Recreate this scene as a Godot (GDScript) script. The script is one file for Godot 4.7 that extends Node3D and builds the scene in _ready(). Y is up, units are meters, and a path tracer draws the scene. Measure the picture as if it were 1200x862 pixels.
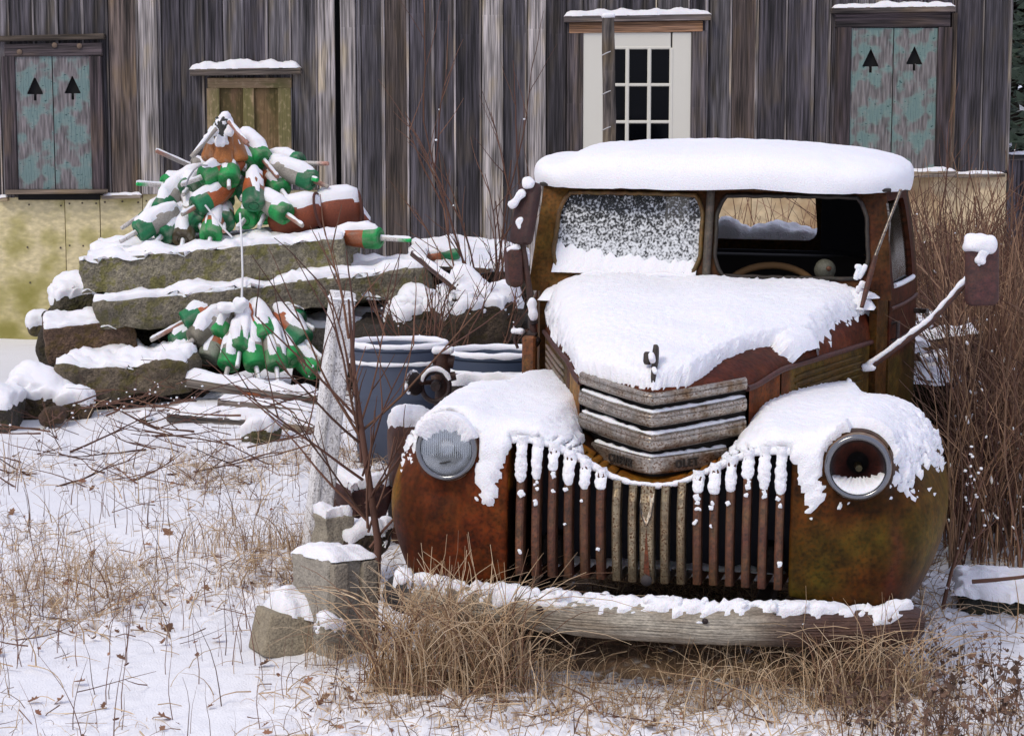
extends Node3D

# ------------------------------------------------------------------ camera numbers (photo pixels 1200 x 862)
const FOCAL := 2500.0
const PITCH := 0.128883
const EYE := 1.87
const TRUCK_AT := Vector3(0.452, 0.0, -6.75)

var noise := FastNoiseLite.new()
var rng := RandomNumberGenerator.new()
var mats := {}
var used := {}
var truck_xf: Transform3D

# ------------------------------------------------------------------ mesh builder
class MB:
	var v := PackedVector3Array()
	var n := PackedVector3Array()
	var c := PackedColorArray()
	var t := PackedVector2Array()
	var ix := PackedInt32Array()
	var col := Color(1, 1, 1)
	var uvo := Vector2.ZERO
	var uvs := Vector2.ONE
	var swap := false

	func vert(p: Vector3, nn: Vector3 = Vector3.UP, uv: Vector2 = Vector2.ZERO) -> int:
		v.append(p); n.append(nn); c.append(col); t.append(uv)
		return v.size() - 1

	func face(pts: Array, xf: Transform3D, ctr: Vector3) -> void:
		var nn: Vector3 = (pts[1] - pts[0]).cross(pts[2] - pts[0]).normalized()
		var mid := Vector3.ZERO
		for p in pts: mid += p
		mid /= pts.size()
		if nn.dot(mid - ctr) < 0: nn = -nn
		var base := v.size()
		var an := nn.abs()
		for p in pts:
			var uv: Vector2
			if an.z >= an.x and an.z >= an.y: uv = Vector2(p.x, -p.y)
			elif an.x >= an.y: uv = Vector2(p.z, -p.y)
			else: uv = Vector2(p.x, p.z)
			if swap: uv = Vector2(uv.y, uv.x)
			vert(xf * p, (xf.basis * nn).normalized(), uv * uvs + uvo)
		for k in range(1, pts.size() - 1):
			ix.append_array([base, base + k, base + k + 1])

	# chamfered box
	func box(size: Vector3, xf: Transform3D, bevel: float = 0.004) -> void:
		var h := size * 0.5
		var b: float = min(bevel, min(h.x, min(h.y, h.z)) * 0.49)
		var P := func(sx, sy, sz, ax):
			var q := Vector3(sx * h.x, sy * h.y, sz * h.z)
			if ax != 0: q.x -= sx * b
			if ax != 1: q.y -= sy * b
			if ax != 2: q.z -= sz * b
			return q
		var O := Vector3.ZERO
		for s in [-1, 1]:
			face([P.call(s, -1, -1, 0), P.call(s, 1, -1, 0), P.call(s, 1, 1, 0), P.call(s, -1, 1, 0)], xf, O)
			face([P.call(-1, s, -1, 1), P.call(1, s, -1, 1), P.call(1, s, 1, 1), P.call(-1, s, 1, 1)], xf, O)
			face([P.call(-1, -1, s, 2), P.call(1, -1, s, 2), P.call(1, 1, s, 2), P.call(-1, 1, s, 2)], xf, O)
			for r in [-1, 1]:
				face([P.call(s, r, -1, 0), P.call(s, r, 1, 0), P.call(s, r, 1, 1), P.call(s, r, -1, 1)], xf, O)
				face([P.call(s, -1, r, 0), P.call(s, 1, r, 0), P.call(s, 1, r, 2), P.call(s, -1, r, 2)], xf, O)
				face([P.call(-1, s, r, 1), P.call(1, s, r, 1), P.call(1, s, r, 2), P.call(-1, s, r, 2)], xf, O)
				for w in [-1, 1]:
					face([P.call(s, r, w, 0), P.call(s, r, w, 1), P.call(s, r, w, 2)], xf, O)

	func tube(pts: Array, rad: Array, sides: int = 6, cols: Array = []) -> void:
		var m := pts.size()
		var prev := Vector3.ZERO
		var base := v.size()
		for i in m:
			var d: Vector3 = (pts[min(i + 1, m - 1)] - pts[max(i - 1, 0)]).normalized()
			var a := prev - d * prev.dot(d)
			if a.length() < 0.01:
				a = d.cross(Vector3.UP if absf(d.y) < 0.9 else Vector3.RIGHT)
			a = a.normalized(); prev = a
			var b := d.cross(a)
			if cols.size() > 0: col = cols[i]
			for k in sides:
				var an := TAU * k / sides
				var nn := a * cos(an) + b * sin(an)
				vert(pts[i] + nn * rad[i], nn, Vector2(float(k) / sides, float(i)))
		for i in m - 1:
			for k in sides:
				var p := base + i * sides + k
				var q := base + i * sides + (k + 1) % sides
				ix.append_array([p, q, q + sides, p, q + sides, p + sides])
		for e in [0, m - 1]:
			if rad[e] < 0.0015: continue
			if cols.size() > 0: col = cols[e]
			var dd: Vector3 = (pts[e] - pts[1 if e == 0 else m - 2]).normalized()
			var cc := vert(pts[e], dd)
			var rs := v.size()
			for k in sides: vert(v[base + e * sides + k], dd)
			for k in sides: ix.append_array([cc, rs + k, rs + (k + 1) % sides])

	# grid of points f(u, v), u and v in 0..1, smooth
	func grid(nu: int, nv: int, f: Callable, closed: bool = false) -> void:
		var base := v.size()
		var w := nu if closed else nu + 1
		for j in nv + 1:
			for i in w:
				vert(f.call(float(i) / nu, float(j) / nv), Vector3.UP, Vector2(float(i) / nu, float(j) / nv))
		for j in nv:
			for i in nu:
				var a := base + j * w + i
				var b := base + j * w + (i + 1) % w
				ix.append_array([a, b, b + w, a, b + w, a + w])
		smooth(base)

	func smooth(base: int = 0) -> void:
		for i in range(base, v.size()): n[i] = Vector3.ZERO
		for k in range(0, ix.size(), 3):
			var a := ix[k]
			if a < base: continue
			var b := ix[k + 1]
			var d := ix[k + 2]
			var nn := (v[b] - v[a]).cross(v[d] - v[a])
			n[a] += nn; n[b] += nn; n[d] += nn
		for i in range(base, v.size()):
			n[i] = n[i].normalized() if n[i].length_squared() > 1e-20 else Vector3.UP

	func flip() -> void:
		for i in n.size(): n[i] = -n[i]

	# lathe: profile of Vector2(radius, along axis), smooth, axis is local y of xf
	func lathe(prof: Array, sides: int, xf: Transform3D, cols: Array = []) -> void:
		var base := v.size()
		var m := prof.size()
		for i in m:
			if cols.size() > 0: col = cols[i]
			for k in sides:
				var an := TAU * k / sides
				vert(xf * Vector3(cos(an) * prof[i].x, prof[i].y, sin(an) * prof[i].x))
		for i in m - 1:
			for k in sides:
				var p := base + i * sides + k
				var q := base + i * sides + (k + 1) % sides
				ix.append_array([p, q, q + sides, p, q + sides, p + sides])
		smooth(base)
		# outward
		var mid := Vector3.ZERO
		for i in range(base, v.size()): mid += v[i]
		mid /= float(v.size() - base)
		var s := 0.0
		for i in range(base, v.size()): s += n[i].dot(v[i] - mid)
		if s < 0:
			for i in range(base, v.size()): n[i] = -n[i]

	# rounded box, welded, k cells to a side
	func rbox(size: Vector3, r: float, k: int, xf: Transform3D = Transform3D.IDENTITY) -> void:
		var base := v.size()
		var h := size * 0.5
		var inner := Vector3(max(h.x - r, 0.0), max(h.y - r, 0.0), max(h.z - r, 0.0))
		var seen := {}
		for ax in 3:
			for s in [-1.0, 1.0]:
				var ids := []
				for j in k + 1:
					for i in k + 1:
						var q := Vector3.ZERO
						q[ax] = s
						q[(ax + 1) % 3] = -1.0 + 2.0 * i / k
						q[(ax + 2) % 3] = -1.0 + 2.0 * j / k
						var key := Vector3i((q * 10000.0).round())
						if not seen.has(key):
							var p := q * h
							var cc := p.clamp(-inner, inner)
							var d := p - cc
							seen[key] = vert(cc + d.normalized() * min(r, min(h.x, min(h.y, h.z))) if d.length() > 1e-6 else p)
						ids.append(seen[key])
				for j in k:
					for i in k:
						var a: int = ids[j * (k + 1) + i]
						var b: int = ids[j * (k + 1) + i + 1]
						var d2: int = ids[(j + 1) * (k + 1) + i + 1]
						var e: int = ids[(j + 1) * (k + 1) + i]
						if s > 0: ix.append_array([a, b, d2, a, d2, e])
						else: ix.append_array([a, d2, b, a, e, d2])
		smooth(base)
		for i in range(base, v.size()):
			v[i] = xf * v[i]
			n[i] = (xf.basis * n[i]).normalized()

	func commit(mat: Material) -> ArrayMesh:
		for k in range(0, ix.size(), 3):
			var a := ix[k]
			var b := ix[k + 1]
			var d := ix[k + 2]
			if (v[b] - v[a]).cross(v[d] - v[a]).dot(n[a] + n[b] + n[d]) > 0:
				ix[k + 1] = d; ix[k + 2] = b
		var arr := []
		arr.resize(Mesh.ARRAY_MAX)
		arr[Mesh.ARRAY_VERTEX] = v
		arr[Mesh.ARRAY_NORMAL] = n
		arr[Mesh.ARRAY_COLOR] = c
		arr[Mesh.ARRAY_TEX_UV] = t
		arr[Mesh.ARRAY_INDEX] = ix
		var me := ArrayMesh.new()
		me.add_surface_from_arrays(Mesh.PRIMITIVE_TRIANGLES, arr)
		me.surface_set_material(0, mat)
		return me

# ------------------------------------------------------------------ scene helpers
func numbered(parent: Node, called: String) -> String:
	var key := str(parent.get_instance_id()) + "/" + called
	var k: int = used.get(key, 0)
	used[key] = k + 1
	return called if k == 0 else called + "_%03d" % k

func thing(called: String, label: String, category: String, at_: Vector3 = Vector3.ZERO, group: String = "") -> Node3D:
	var o := Node3D.new()
	o.name = numbered(self, called)
	add_child(o)
	o.position = at_
	o.set_meta("label", label)
	o.set_meta("category", category)
	if group != "": o.set_meta("group", group)
	return o

func part(called: String, mb: MB, mat: String, parent: Node, kind: String = "") -> MeshInstance3D:
	var o := MeshInstance3D.new()
	o.name = numbered(parent, called)
	o.mesh = mb.commit(mats[mat])
	parent.add_child(o)
	if kind != "": o.set_meta("kind", kind)
	return o

func move_mesh(mb: MB, by: Vector3) -> MB:
	for i in mb.v.size(): mb.v[i] += by
	return mb

func ray(px: float, py: float) -> Vector3:
	var dx := (px - 600.0) / FOCAL
	var dy := -(py - 431.0) / FOCAL
	return Vector3(dx, -sin(PITCH) + dy * cos(PITCH), -cos(PITCH) - dy * sin(PITCH))

func at(px: float, py: float, d: float) -> Vector3:
	var r := ray(px, py)
	return Vector3(0, EYE, 0) + r * (d / -r.z)

func mpp(d: float) -> float:      # metres per photo pixel at a depth
	return d / FOCAL

func tl(px: float, py: float, z: float) -> Vector3:   # on the truck's plane z
	var inv := truck_xf.affine_inverse()
	var o := inv * Vector3(0, EYE, 0)
	var d := inv.basis * ray(px, py)
	return o + d * ((z - o.z) / d.z)

func nz(p: Vector3, f: float) -> float:
	return noise.get_noise_3d(p.x * f, p.y * f, p.z * f)

func rf(a: float, b: float) -> float:
	return rng.randf_range(a, b)

func bas(x: float, y: float, z: float) -> Basis:
	return Basis.from_euler(Vector3(deg_to_rad(x), deg_to_rad(y), deg_to_rad(z)))

func xf(p: Vector3, x: float = 0.0, y: float = 0.0, z: float = 0.0) -> Transform3D:
	return Transform3D(bas(x, y, z), p)

func axis_basis(y: Vector3) -> Basis:
	var yy := y.normalized()
	var x := yy.cross(Vector3.BACK if absf(yy.z) < 0.9 else Vector3.RIGHT).normalized()
	return Basis(x, yy, x.cross(yy))

# snow lying on a welded mesh: w > 0 where it lies
func snow_cover(src: MB, w: PackedFloat32Array, thick: float, rough: float = 0.004, upness: float = 0.5) -> MB:
	var o := MB.new()
	var map := PackedInt32Array()
	map.resize(src.v.size()); map.fill(-1)
	o.col = Color(1, 1, 1)
	for k in range(0, src.ix.size(), 3):
		if w[src.ix[k]] <= 0 and w[src.ix[k + 1]] <= 0 and w[src.ix[k + 2]] <= 0: continue
		for q in 3:
			var i := src.ix[k + q]
			if map[i] < 0:
				var p := src.v[i]
				if w[i] > 0:
					var th := thick * sqrt(min(w[i], 1.0)) * (1.0 + 0.22 * nz(p, 3.0))
					var hi = rough * (nz(p, 38.0) + 0.6 * nz(p, 80.0)) * min(1.0, w[i] * 4.0)
					p += src.n[i].lerp(Vector3.UP, upness) * (th + hi)
				else:
					p -= src.n[i] * 0.007
				map[i] = o.vert(p)
			o.ix.append(map[i])
	o.smooth()
	# same side as the source
	var s := 0.0
	for i in map.size():
		if map[i] >= 0: s += o.n[map[i]].dot(src.n[i])
	if s < 0: o.flip()
	return o

func slope_w(src: MB, ny0: float, band: float, amp: float = 0.25, freq: float = 14.0) -> PackedFloat32Array:
	var w := PackedFloat32Array()
	w.resize(src.v.size())
	for i in src.v.size():
		w[i] = (src.n[i].y - ny0 + amp * (nz(src.v[i], freq) + 0.6 * nz(src.v[i], freq * 2.7))) / band
	return w

# strip of snow on a flat top: pillow with round edges, bottom at local y 0
func pillow(size: Vector3, x: Transform3D, nx: int = 24, nzz: int = 8, rag: float = 0.15) -> MB:
	var m := MB.new()
	var f := func(u, w):
		var a: float = u * 2.0 - 1.0
		var b: float = w * 2.0 - 1.0
		var p := Vector3(a * size.x * 0.5, 0, b * size.z * 0.5)
		var q: Vector3 = x * p
		p.z += (nz(q + Vector3(7, 1, 3), 9.0) + 0.5 * nz(q, 27.0)) * rag * size.z * absf(b)
		p.x += (nz(q + Vector3(2, 9, 3), 9.0)) * rag * size.z * absf(a)
		var e: float = pow(max(0.0, 1.0 - pow(absf(a), 8.0)), 0.4) * pow(max(0.0, 1.0 - pow(absf(b), 3.0)), 0.5)
		p.y = size.y * e * (1.0 + 0.4 * nz(q, 7.0) + 0.15 * nz(q, 30.0)) - 0.003
		return x * p
	m.grid(nx, nzz, f)
	return m

# stone: rounded box roughened by noise; returns mesh in place
func stone(size: Vector3, r: float, k: int, x: Transform3D, amp: float, freq: float, col: Color) -> MB:
	var m := MB.new()
	m.col = col
	m.rbox(size, r, k, x)
	for i in m.v.size():
		var p := m.v[i]
		m.v[i] += m.n[i] * amp * (nz(p, freq) * 1.2 + 0.35 * nz(p, freq * 2.6) + 0.14 * nz(p, freq * 6.0))
	m.smooth()
	var ctr := x.origin
	var s := 0.0
	for i in m.v.size(): s += m.n[i].dot(m.v[i] - ctr)
	if s < 0: m.flip()
	return m

# sheet with openings: uv grid in metres, hole(s, y) < 0 inside a hole, place(s, y, inset) to 3D
func holed(s0: float, s1: float, y0: float, y1: float, cell: float, hole: Callable, place: Callable, thick: float, colf: Callable) -> MB:
	var m := MB.new()
	var nu := int(ceil((s1 - s0) / cell))
	var nv := int(ceil((y1 - y0) / cell))
	var du := (s1 - s0) / nu
	var dv := (y1 - y0) / nv
	var pts := PackedVector2Array()
	for j in nv + 1:
		for i in nu + 1:
			var p := Vector2(s0 + i * du, y0 + j * dv)
			var d: float = hole.call(p)
			if absf(d) < 0.75 * cell:
				var e := 0.002
				var g := Vector2(hole.call(p + Vector2(e, 0)) - d, hole.call(p + Vector2(0, e)) - d)
				if g.length() > 1e-6:
					var q := p - g.normalized() * d
					if i > 0 and i < nu: p.x = q.x
					if j > 0 and j < nv: p.y = q.y
			pts.append(p)
	var keep := {}
	for j in nv:
		for i in nu:
			var a := j * (nu + 1) + i
			var mid := (pts[a] + pts[a + 1] + pts[a + nu + 1] + pts[a + nu + 2]) * 0.25
			if hole.call(mid) > 0: keep[Vector2i(i, j)] = true
	for side in 2:
		var base := m.v.size()
		for p in pts:
			m.col = colf.call(p)
			m.vert(place.call(p.x, p.y, thick * side), Vector3.UP, Vector2(p.x, -p.y) * 1.5 + Vector2(s0 * 3.7, s0))
		for k in keep:
			var a: int = base + k.y * (nu + 1) + k.x
			m.ix.append_array([a, a + 1, a + nu + 2, a, a + nu + 2, a + nu + 1])
		m.smooth(base)
		if side == 1:
			for i in range(base, m.n.size()): m.n[i] = -m.n[i]
	# rims
	var O: Vector3 = place.call((s0 + s1) * 0.5, (y0 + y1) * 0.5, thick * 0.5)
	for k in keep:
		for e in [[Vector2i(0, -1), 0, 1], [Vector2i(0, 1), nu + 1, nu + 2], [Vector2i(-1, 0), 0, nu + 1], [Vector2i(1, 0), 1, nu + 2]]:
			if keep.has(k + e[0]): continue
			var a: int = k.y * (nu + 1) + k.x
			var p: Vector2 = pts[a + e[1]]
			var q: Vector2 = pts[a + e[2]]
			m.col = colf.call(p)
			var dirv := Vector2(e[0])
			var c3: Vector3 = place.call((p.x + q.x) * 0.5 - dirv.x * 0.01, (p.y + q.y) * 0.5 - dirv.y * 0.01, thick * 0.5)
			m.face([place.call(p.x, p.y, 0.0), place.call(q.x, q.y, 0.0), place.call(q.x, q.y, thick), place.call(p.x, p.y, thick)], Transform3D.IDENTITY, c3)
	return m

func rrect(p: Vector2, c: Vector2, h: Vector2, r: float) -> float:
	var q := (p - c).abs() - h + Vector2(r, r)
	return Vector2(max(q.x, 0.0), max(q.y, 0.0)).length() + min(max(q.x, q.y), 0.0) - r

# surface nets over the half space x >= 0
func nets(lo: Vector3, hi: Vector3, cell: float, sdf: Callable) -> MB:
	var nx := int((hi.x - lo.x) / cell) + 1
	var ny := int((hi.y - lo.y) / cell) + 1
	var nzz := int((hi.z - lo.z) / cell) + 1
	var s := PackedFloat32Array()
	s.resize(nx * ny * nzz)
	var B := 4
	for kb in range(0, nzz, B):
		for jb in range(0, ny, B):
			for ib in range(0, nx, B):
				var half := (B - 1) * 0.5 * cell
				var cd: float = sdf.call(lo.x + ib * cell + half, lo.y + jb * cell + half, lo.z + kb * cell + half)
				var far: bool = absf(cd) > cell * B * 1.3
				for k in range(kb, min(kb + B, nzz)):
					for j in range(jb, min(jb + B, ny)):
						for i in range(ib, min(ib + B, nx)):
							s[i + j * nx + k * nx * ny] = cd if far else sdf.call(lo.x + i * cell, lo.y + j * cell, lo.z + k * cell)
	var m := MB.new()
	var id := PackedInt32Array()
	id.resize(nx * ny * nzz); id.fill(-1)
	var sx := 1
	var sy := nx
	var sz := nx * ny
	var off := [0, sx, sy, sx + sy, sz, sx + sz, sy + sz, sx + sy + sz]
	var ed := [[0, 1], [2, 3], [4, 5], [6, 7], [0, 2], [1, 3], [4, 6], [5, 7], [0, 4], [1, 5], [2, 6], [3, 7]]
	for k in nzz - 1:
		for j in ny - 1:
			for i in nx - 1:
				var b := i + j * sy + k * sz
				var neg := 0
				for o in off:
					if s[b + o] < 0: neg += 1
				if neg == 0 or neg == 8: continue
				var acc := Vector3.ZERO
				var cnt := 0
				for e in ed:
					var va := s[b + off[e[0]]]
					var vb := s[b + off[e[1]]]
					if (va < 0) != (vb < 0):
						var tt := va / (va - vb)
						var pa := Vector3(e[0] & 1, (e[0] >> 1) & 1, e[0] >> 2)
						var pb := Vector3(e[1] & 1, (e[1] >> 1) & 1, e[1] >> 2)
						acc += pa.lerp(pb, tt)
						cnt += 1
				var p := lo + (Vector3(i, j, k) + acc / cnt) * cell
				if i == 0: p.x = 0
				id[b] = m.vert(p)
	for k in range(1, nzz - 1):
		for j in range(1, ny - 1):
			for i in range(0, nx - 1):
				var b := i + j * sy + k * sz
				var sa := s[b] < 0
				for ax in 3:
					var st: int = [sx, sy, sz][ax]
					var u: int = [sy, sz, sx][ax]
					var w: int = [sz, sx, sy][ax]
					if ax != 0 and i == 0: continue
					if (s[b + st] < 0) == sa: continue
					var q0 := id[b]
					var q1 := id[b - u]
					var q2 := id[b - u - w]
					var q3 := id[b - w]
					if q0 < 0 or q1 < 0 or q2 < 0 or q3 < 0: continue
					if sa: m.ix.append_array([q0, q1, q2, q0, q2, q3])
					else: m.ix.append_array([q0, q2, q1, q0, q3, q2])
	m.smooth()
	var sum := 0.0
	for i in m.v.size():
		var p := m.v[i] + m.n[i] * 0.004
		sum += sdf.call(p.x, p.y, p.z)
	if sum < 0: m.flip()
	return m

func smin(a: float, b: float, k: float) -> float:
	var h: float = max(k - absf(a - b), 0.0) / k
	return min(a, b) - h * h * k * 0.25

func submesh(src: MB, keep: Callable, mirror: bool) -> MB:
	var o := MB.new()
	var map := PackedInt32Array()
	map.resize(src.v.size()); map.fill(-1)
	var flipv := Vector3(-1, 1, 1) if mirror else Vector3.ONE
	for k in range(0, src.ix.size(), 3):
		var mid := (src.v[src.ix[k]] + src.v[src.ix[k + 1]] + src.v[src.ix[k + 2]]) / 3.0
		if not keep.call(mid): continue
		for q in 3:
			var i := src.ix[k + q]
			if map[i] < 0: map[i] = o.vert(src.v[i] * flipv, src.n[i] * flipv)
			o.ix.append(map[i])
	return o

# ------------------------------------------------------------------ textures and materials
func fnoise(seed_: int, freq: float, oct: int = 4, kind: int = FastNoiseLite.TYPE_SIMPLEX_SMOOTH) -> FastNoiseLite:
	var f := FastNoiseLite.new()
	f.seed = seed_
	f.noise_type = kind
	f.frequency = freq
	f.fractal_type = FastNoiseLite.FRACTAL_FBM
	f.fractal_octaves = oct
	return f

func layer(w: int, h: int, seed_: int, freq: float, oct: int = 4, squash: int = 1) -> PackedByteArray:
	# noise stretched along y by squash
	var im := fnoise(seed_, freq, oct).get_seamless_image(w, max(16, h / squash))
	im.convert(Image.FORMAT_L8)
	if squash > 1: im.resize(w, h, Image.INTERPOLATE_CUBIC)
	return im.get_data()

func tex_rgb(w: int, h: int, f: Callable) -> ImageTexture:
	var d := PackedByteArray()
	d.resize(w * h * 3)
	var q := 0
	for j in h:
		for i in w:
			var c: Color = f.call(j * w + i, i, j)
			d[q] = clampi(int(c.r * 255.0), 0, 255)
			d[q + 1] = clampi(int(c.g * 255.0), 0, 255)
			d[q + 2] = clampi(int(c.b * 255.0), 0, 255)
			q += 3
	var im := Image.create_from_data(w, h, false, Image.FORMAT_RGB8, d)
	im.generate_mipmaps()
	return ImageTexture.create_from_image(im)

func bump_tex(w: int, seed_: int, freq: float, oct: int, strength: float) -> ImageTexture:
	var im := fnoise(seed_, freq, oct).get_seamless_image(w, w)
	im.convert(Image.FORMAT_RGBA8)
	im.bump_map_to_normal_map(strength)
	im.generate_mipmaps()
	return ImageTexture.create_from_image(im)

func mat(called: String, col: Color, rough: float, tex: Texture2D = null, tri: float = 0.0, nrm: Texture2D = null, nscale: float = 1.0, metal: float = 0.0) -> StandardMaterial3D:
	var m := StandardMaterial3D.new()
	m.albedo_color = col
	m.roughness = rough
	m.metallic = metal
	m.vertex_color_use_as_albedo = true
	if tex: m.albedo_texture = tex
	if tri > 0.0:
		m.uv1_triplanar = true
		m.uv1_scale = Vector3.ONE * tri
	if nrm:
		m.normal_enabled = true
		m.normal_texture = nrm
		m.normal_scale = nscale
	m.texture_repeat = true
	mats[called] = m
	return m

func make_materials() -> void:
	# weathered wood, grain along v
	var a := layer(256, 1024, 11, 0.11, 5, 40)
	var b := layer(256, 1024, 12, 0.022, 3, 24)
	var c := layer(256, 1024, 13, 0.4, 3, 40)
	var e := layer(256, 1024, 14, 0.015, 3, 5)
	var fw := func(q, i, j):
		var x: float = a[q] / 255.0
		var y: float = b[q] / 255.0
		var f: float = c[q] / 255.0
		var g: float = e[q] / 255.0
		var l: float = 0.70 + 0.62 * (x - 0.5) + 0.5 * (y - 0.5) + 0.28 * (f - 0.5)
		l = clampf(l, 0.12, 1.0)
		var warm: float = clampf((g - 0.52) * 3.0, 0.0, 1.0)
		return Color(l * (0.985 + 0.05 * warm), l * (0.975 + 0.01 * warm), l * (0.99 - 0.10 * warm))
	var wood := tex_rgb(256, 1024, fw)
	var wn := Image.create_from_data(256, 1024, false, Image.FORMAT_L8, a)
	wn.convert(Image.FORMAT_RGBA8); wn.bump_map_to_normal_map(5.0); wn.generate_mipmaps()
	var woodn := ImageTexture.create_from_image(wn)
	mat("wood", Color(1, 1, 1), 0.9, wood, 0.0, woodn, 1.0)
	mat("wood_tri", Color(1, 1, 1), 0.9, wood, 1.0, woodn, 1.0)
	# peeling teal paint on wood
	var p1 := layer(256, 512, 21, 0.012, 5, 2)
	var p2 := layer(256, 512, 22, 0.05, 4, 1)
	var fp := func(q, i, j):
		var x: float = p1[q] / 255.0
		var y: float = p2[q] / 255.0
		var g: float = a[(j * 2) * 256 + i] / 255.0
		var base := Color(0.56, 0.54, 0.54) * (0.75 + 0.6 * (g - 0.4))
		var teal := Color(0.42, 0.52, 0.51)
		var pale := Color(0.48, 0.60, 0.57)
		var o := base.lerp(pale, smoothstep(0.35, 0.65, x) * 0.7)
		o = o.lerp(teal, 0.85 * smoothstep(0.50, 0.70, x * 0.75 + y * 0.25))
		if y > 0.78 and x > 0.5: o = o.lerp(Color(0.08, 0.20, 0.20), 0.8)
		return o
	mat("teal", Color(1, 1, 1), 0.85, tex_rgb(256, 512, fp), 0.0, woodn, 0.6)
	# mossy tan paint of the little window
	var ft := func(q, i, j):
		var x: float = p1[q] / 255.0
		var y: float = p2[q] / 255.0
		var o := Color(0.60, 0.52, 0.42).lerp(Color(0.44, 0.42, 0.27), smoothstep(0.3, 0.7, x))
		return o.lerp(Color(0.74, 0.67, 0.56), 0.5 * smoothstep(0.5, 0.8, y))
	mat("mossy", Color(1, 1, 1), 0.85, tex_rgb(256, 512, ft), 0.0, woodn, 0.5)
	# plywood skirting
	var fq := func(q, i, j):
		var x: float = p1[q] / 255.0
		var y: float = p2[q] / 255.0
		var dn: float = float(j) / 512.0
		var o := Color(0.90, 0.85, 0.68) * (0.9 + 0.25 * (y - 0.45))
		var moss := clampf(smoothstep(0.2, 1.0, dn) * 0.85 + (x - 0.5) * 1.3, 0.0, 1.0)
		o = o.lerp(Color(0.56, 0.54, 0.28), moss)
		return o
	var fq2 := func(q, i, j):
		var x: float = p1[q] / 255.0
		var y: float = p2[q] / 255.0
		return (Color(0.90, 0.83, 0.69) * (0.9 + 0.25 * (y - 0.45))).lerp(Color(0.62, 0.50, 0.36), clampf((x - 0.5) * 2.0, 0.0, 0.7))
	mat("plywood_clean", Color(1, 1, 1), 0.8, tex_rgb(256, 512, fq2))
	mat("plywood", Color(1, 1, 1), 0.8, tex_rgb(256, 512, fq))
	# rust, near-neutral factors that multiply the vertex colour
	var r1 := layer(256, 256, 31, 0.04, 5)
	var r2 := layer(256, 256, 32, 0.16, 4)
	var r3 := layer(256, 256, 33, 0.016, 3)
	var fr := func(q, i, j):
		var x: float = r1[q] / 255.0
		var y: float = r2[q] / 255.0
		var z: float = r3[q] / 255.0
		var l: float = 0.70 + 0.42 * (x - 0.5) + 0.16 * (y - 0.5)
		var o := Color(l, l * (0.95 + 0.22 * (z - 0.5)), l * 0.92)
		o = o.lerp(Color(0.95, 0.62, 0.35), 0.35 * smoothstep(0.58, 0.75, y))
		o = o * (1.0 - 0.18 * smoothstep(0.40, 0.22, y))
		return o
	var rust := tex_rgb(256, 256, fr)
	var rustn := bump_tex(512, 34, 0.06, 4, 3.0)
	mat("rust", Color(1, 1, 1), 0.62, rust, 2.2, rustn, 0.5)
	var rm := mat("rust_smooth", Color(1, 1, 1), 0.55, rust, 1.3, rustn, 0.25)
	rm.metallic_specular = 0.22
	var fk := func(q, i, j):
		var x: float = r1[q] / 255.0
		var y: float = r2[q] / 255.0
		var h := float((i * 7919 + j * 104729 + i * j * 31) % 251) / 251.0
		var l: float = 0.72 + 0.2 * (x - 0.5) + 0.25 * (y - 0.5) + 0.16 * (h - 0.5)
		return Color(l, l * 0.98, l * 0.94)
	# pitted chrome
	var fc := func(q, i, j):
		var x: float = r1[q] / 255.0
		var y: float = r2[q] / 255.0
		var o := Color(0.80, 0.78, 0.75) * (0.8 + 0.5 * (x - 0.4))
		o = o.lerp(Color(0.34, 0.20, 0.10), smoothstep(0.56, 0.70, y * 0.75 + x * 0.25))
		return o
	mat("chrome", Color(1, 1, 1), 0.32, tex_rgb(256, 256, fc), 2.6, rustn, 0.3, 0.6)
	mat("log", Color(1.1, 1.09, 1.06), 0.6, tex_rgb(256, 256, fk), 0.0, woodn, 1.6)
	mat("bumper", Color(1, 1, 1), 0.5, tex_rgb(256, 256, fk), 2.0, rustn, 0.4, 0.35)
	mat("lettering", Color(0.16, 0.14, 0.12), 0.6).vertex_color_use_as_albedo = false
	var g4 := mat("ribs", Color(0.75, 0.78, 0.80, 0.42), 0.1)
	g4.transparency = BaseMaterial3D.TRANSPARENCY_ALPHA
	mat("mirror", Color(0.82, 0.83, 0.84), 0.16, null, 0.0, null, 1.0, 1.0)
	mat("ring", Color(0.55, 0.56, 0.58), 0.2, null, 0.0, null, 1.0, 0.9)
	# granite
	var fg := func(q, i, j):
		var x: float = r1[q] / 255.0
		var y: float = r2[q] / 255.0
		var z: float = r3[q] / 255.0
		var h := float((i * 7919 + j * 104729 + i * j * 31) % 251) / 251.0
		var l: float = 0.60 + 0.35 * (x - 0.5) + 0.3 * (y - 0.5) + 0.22 * (h - 0.5)
		var o := Color(l, l * 0.97, l * 0.90)
		return o.lerp(Color(0.42, 0.42, 0.20) * (0.7 + x * 0.6), smoothstep(0.48, 0.62, z * 0.6 + x * 0.4) * 0.7)
	mat("granite", Color(1, 1, 1), 0.95, tex_rgb(256, 256, fg), 1.6, bump_tex(256, 41, 0.1, 4, 6.0), 1.0)
	mat("concrete", Color(1, 1, 1), 0.95, tex_rgb(256, 256, fk), 2.5, bump_tex(256, 42, 0.12, 4, 5.0), 0.8)
	# flaking white paint
	var p3 := layer(256, 256, 51, 0.06, 4, 3)
	var p4 := layer(256, 256, 52, 0.2, 3, 2)
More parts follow.
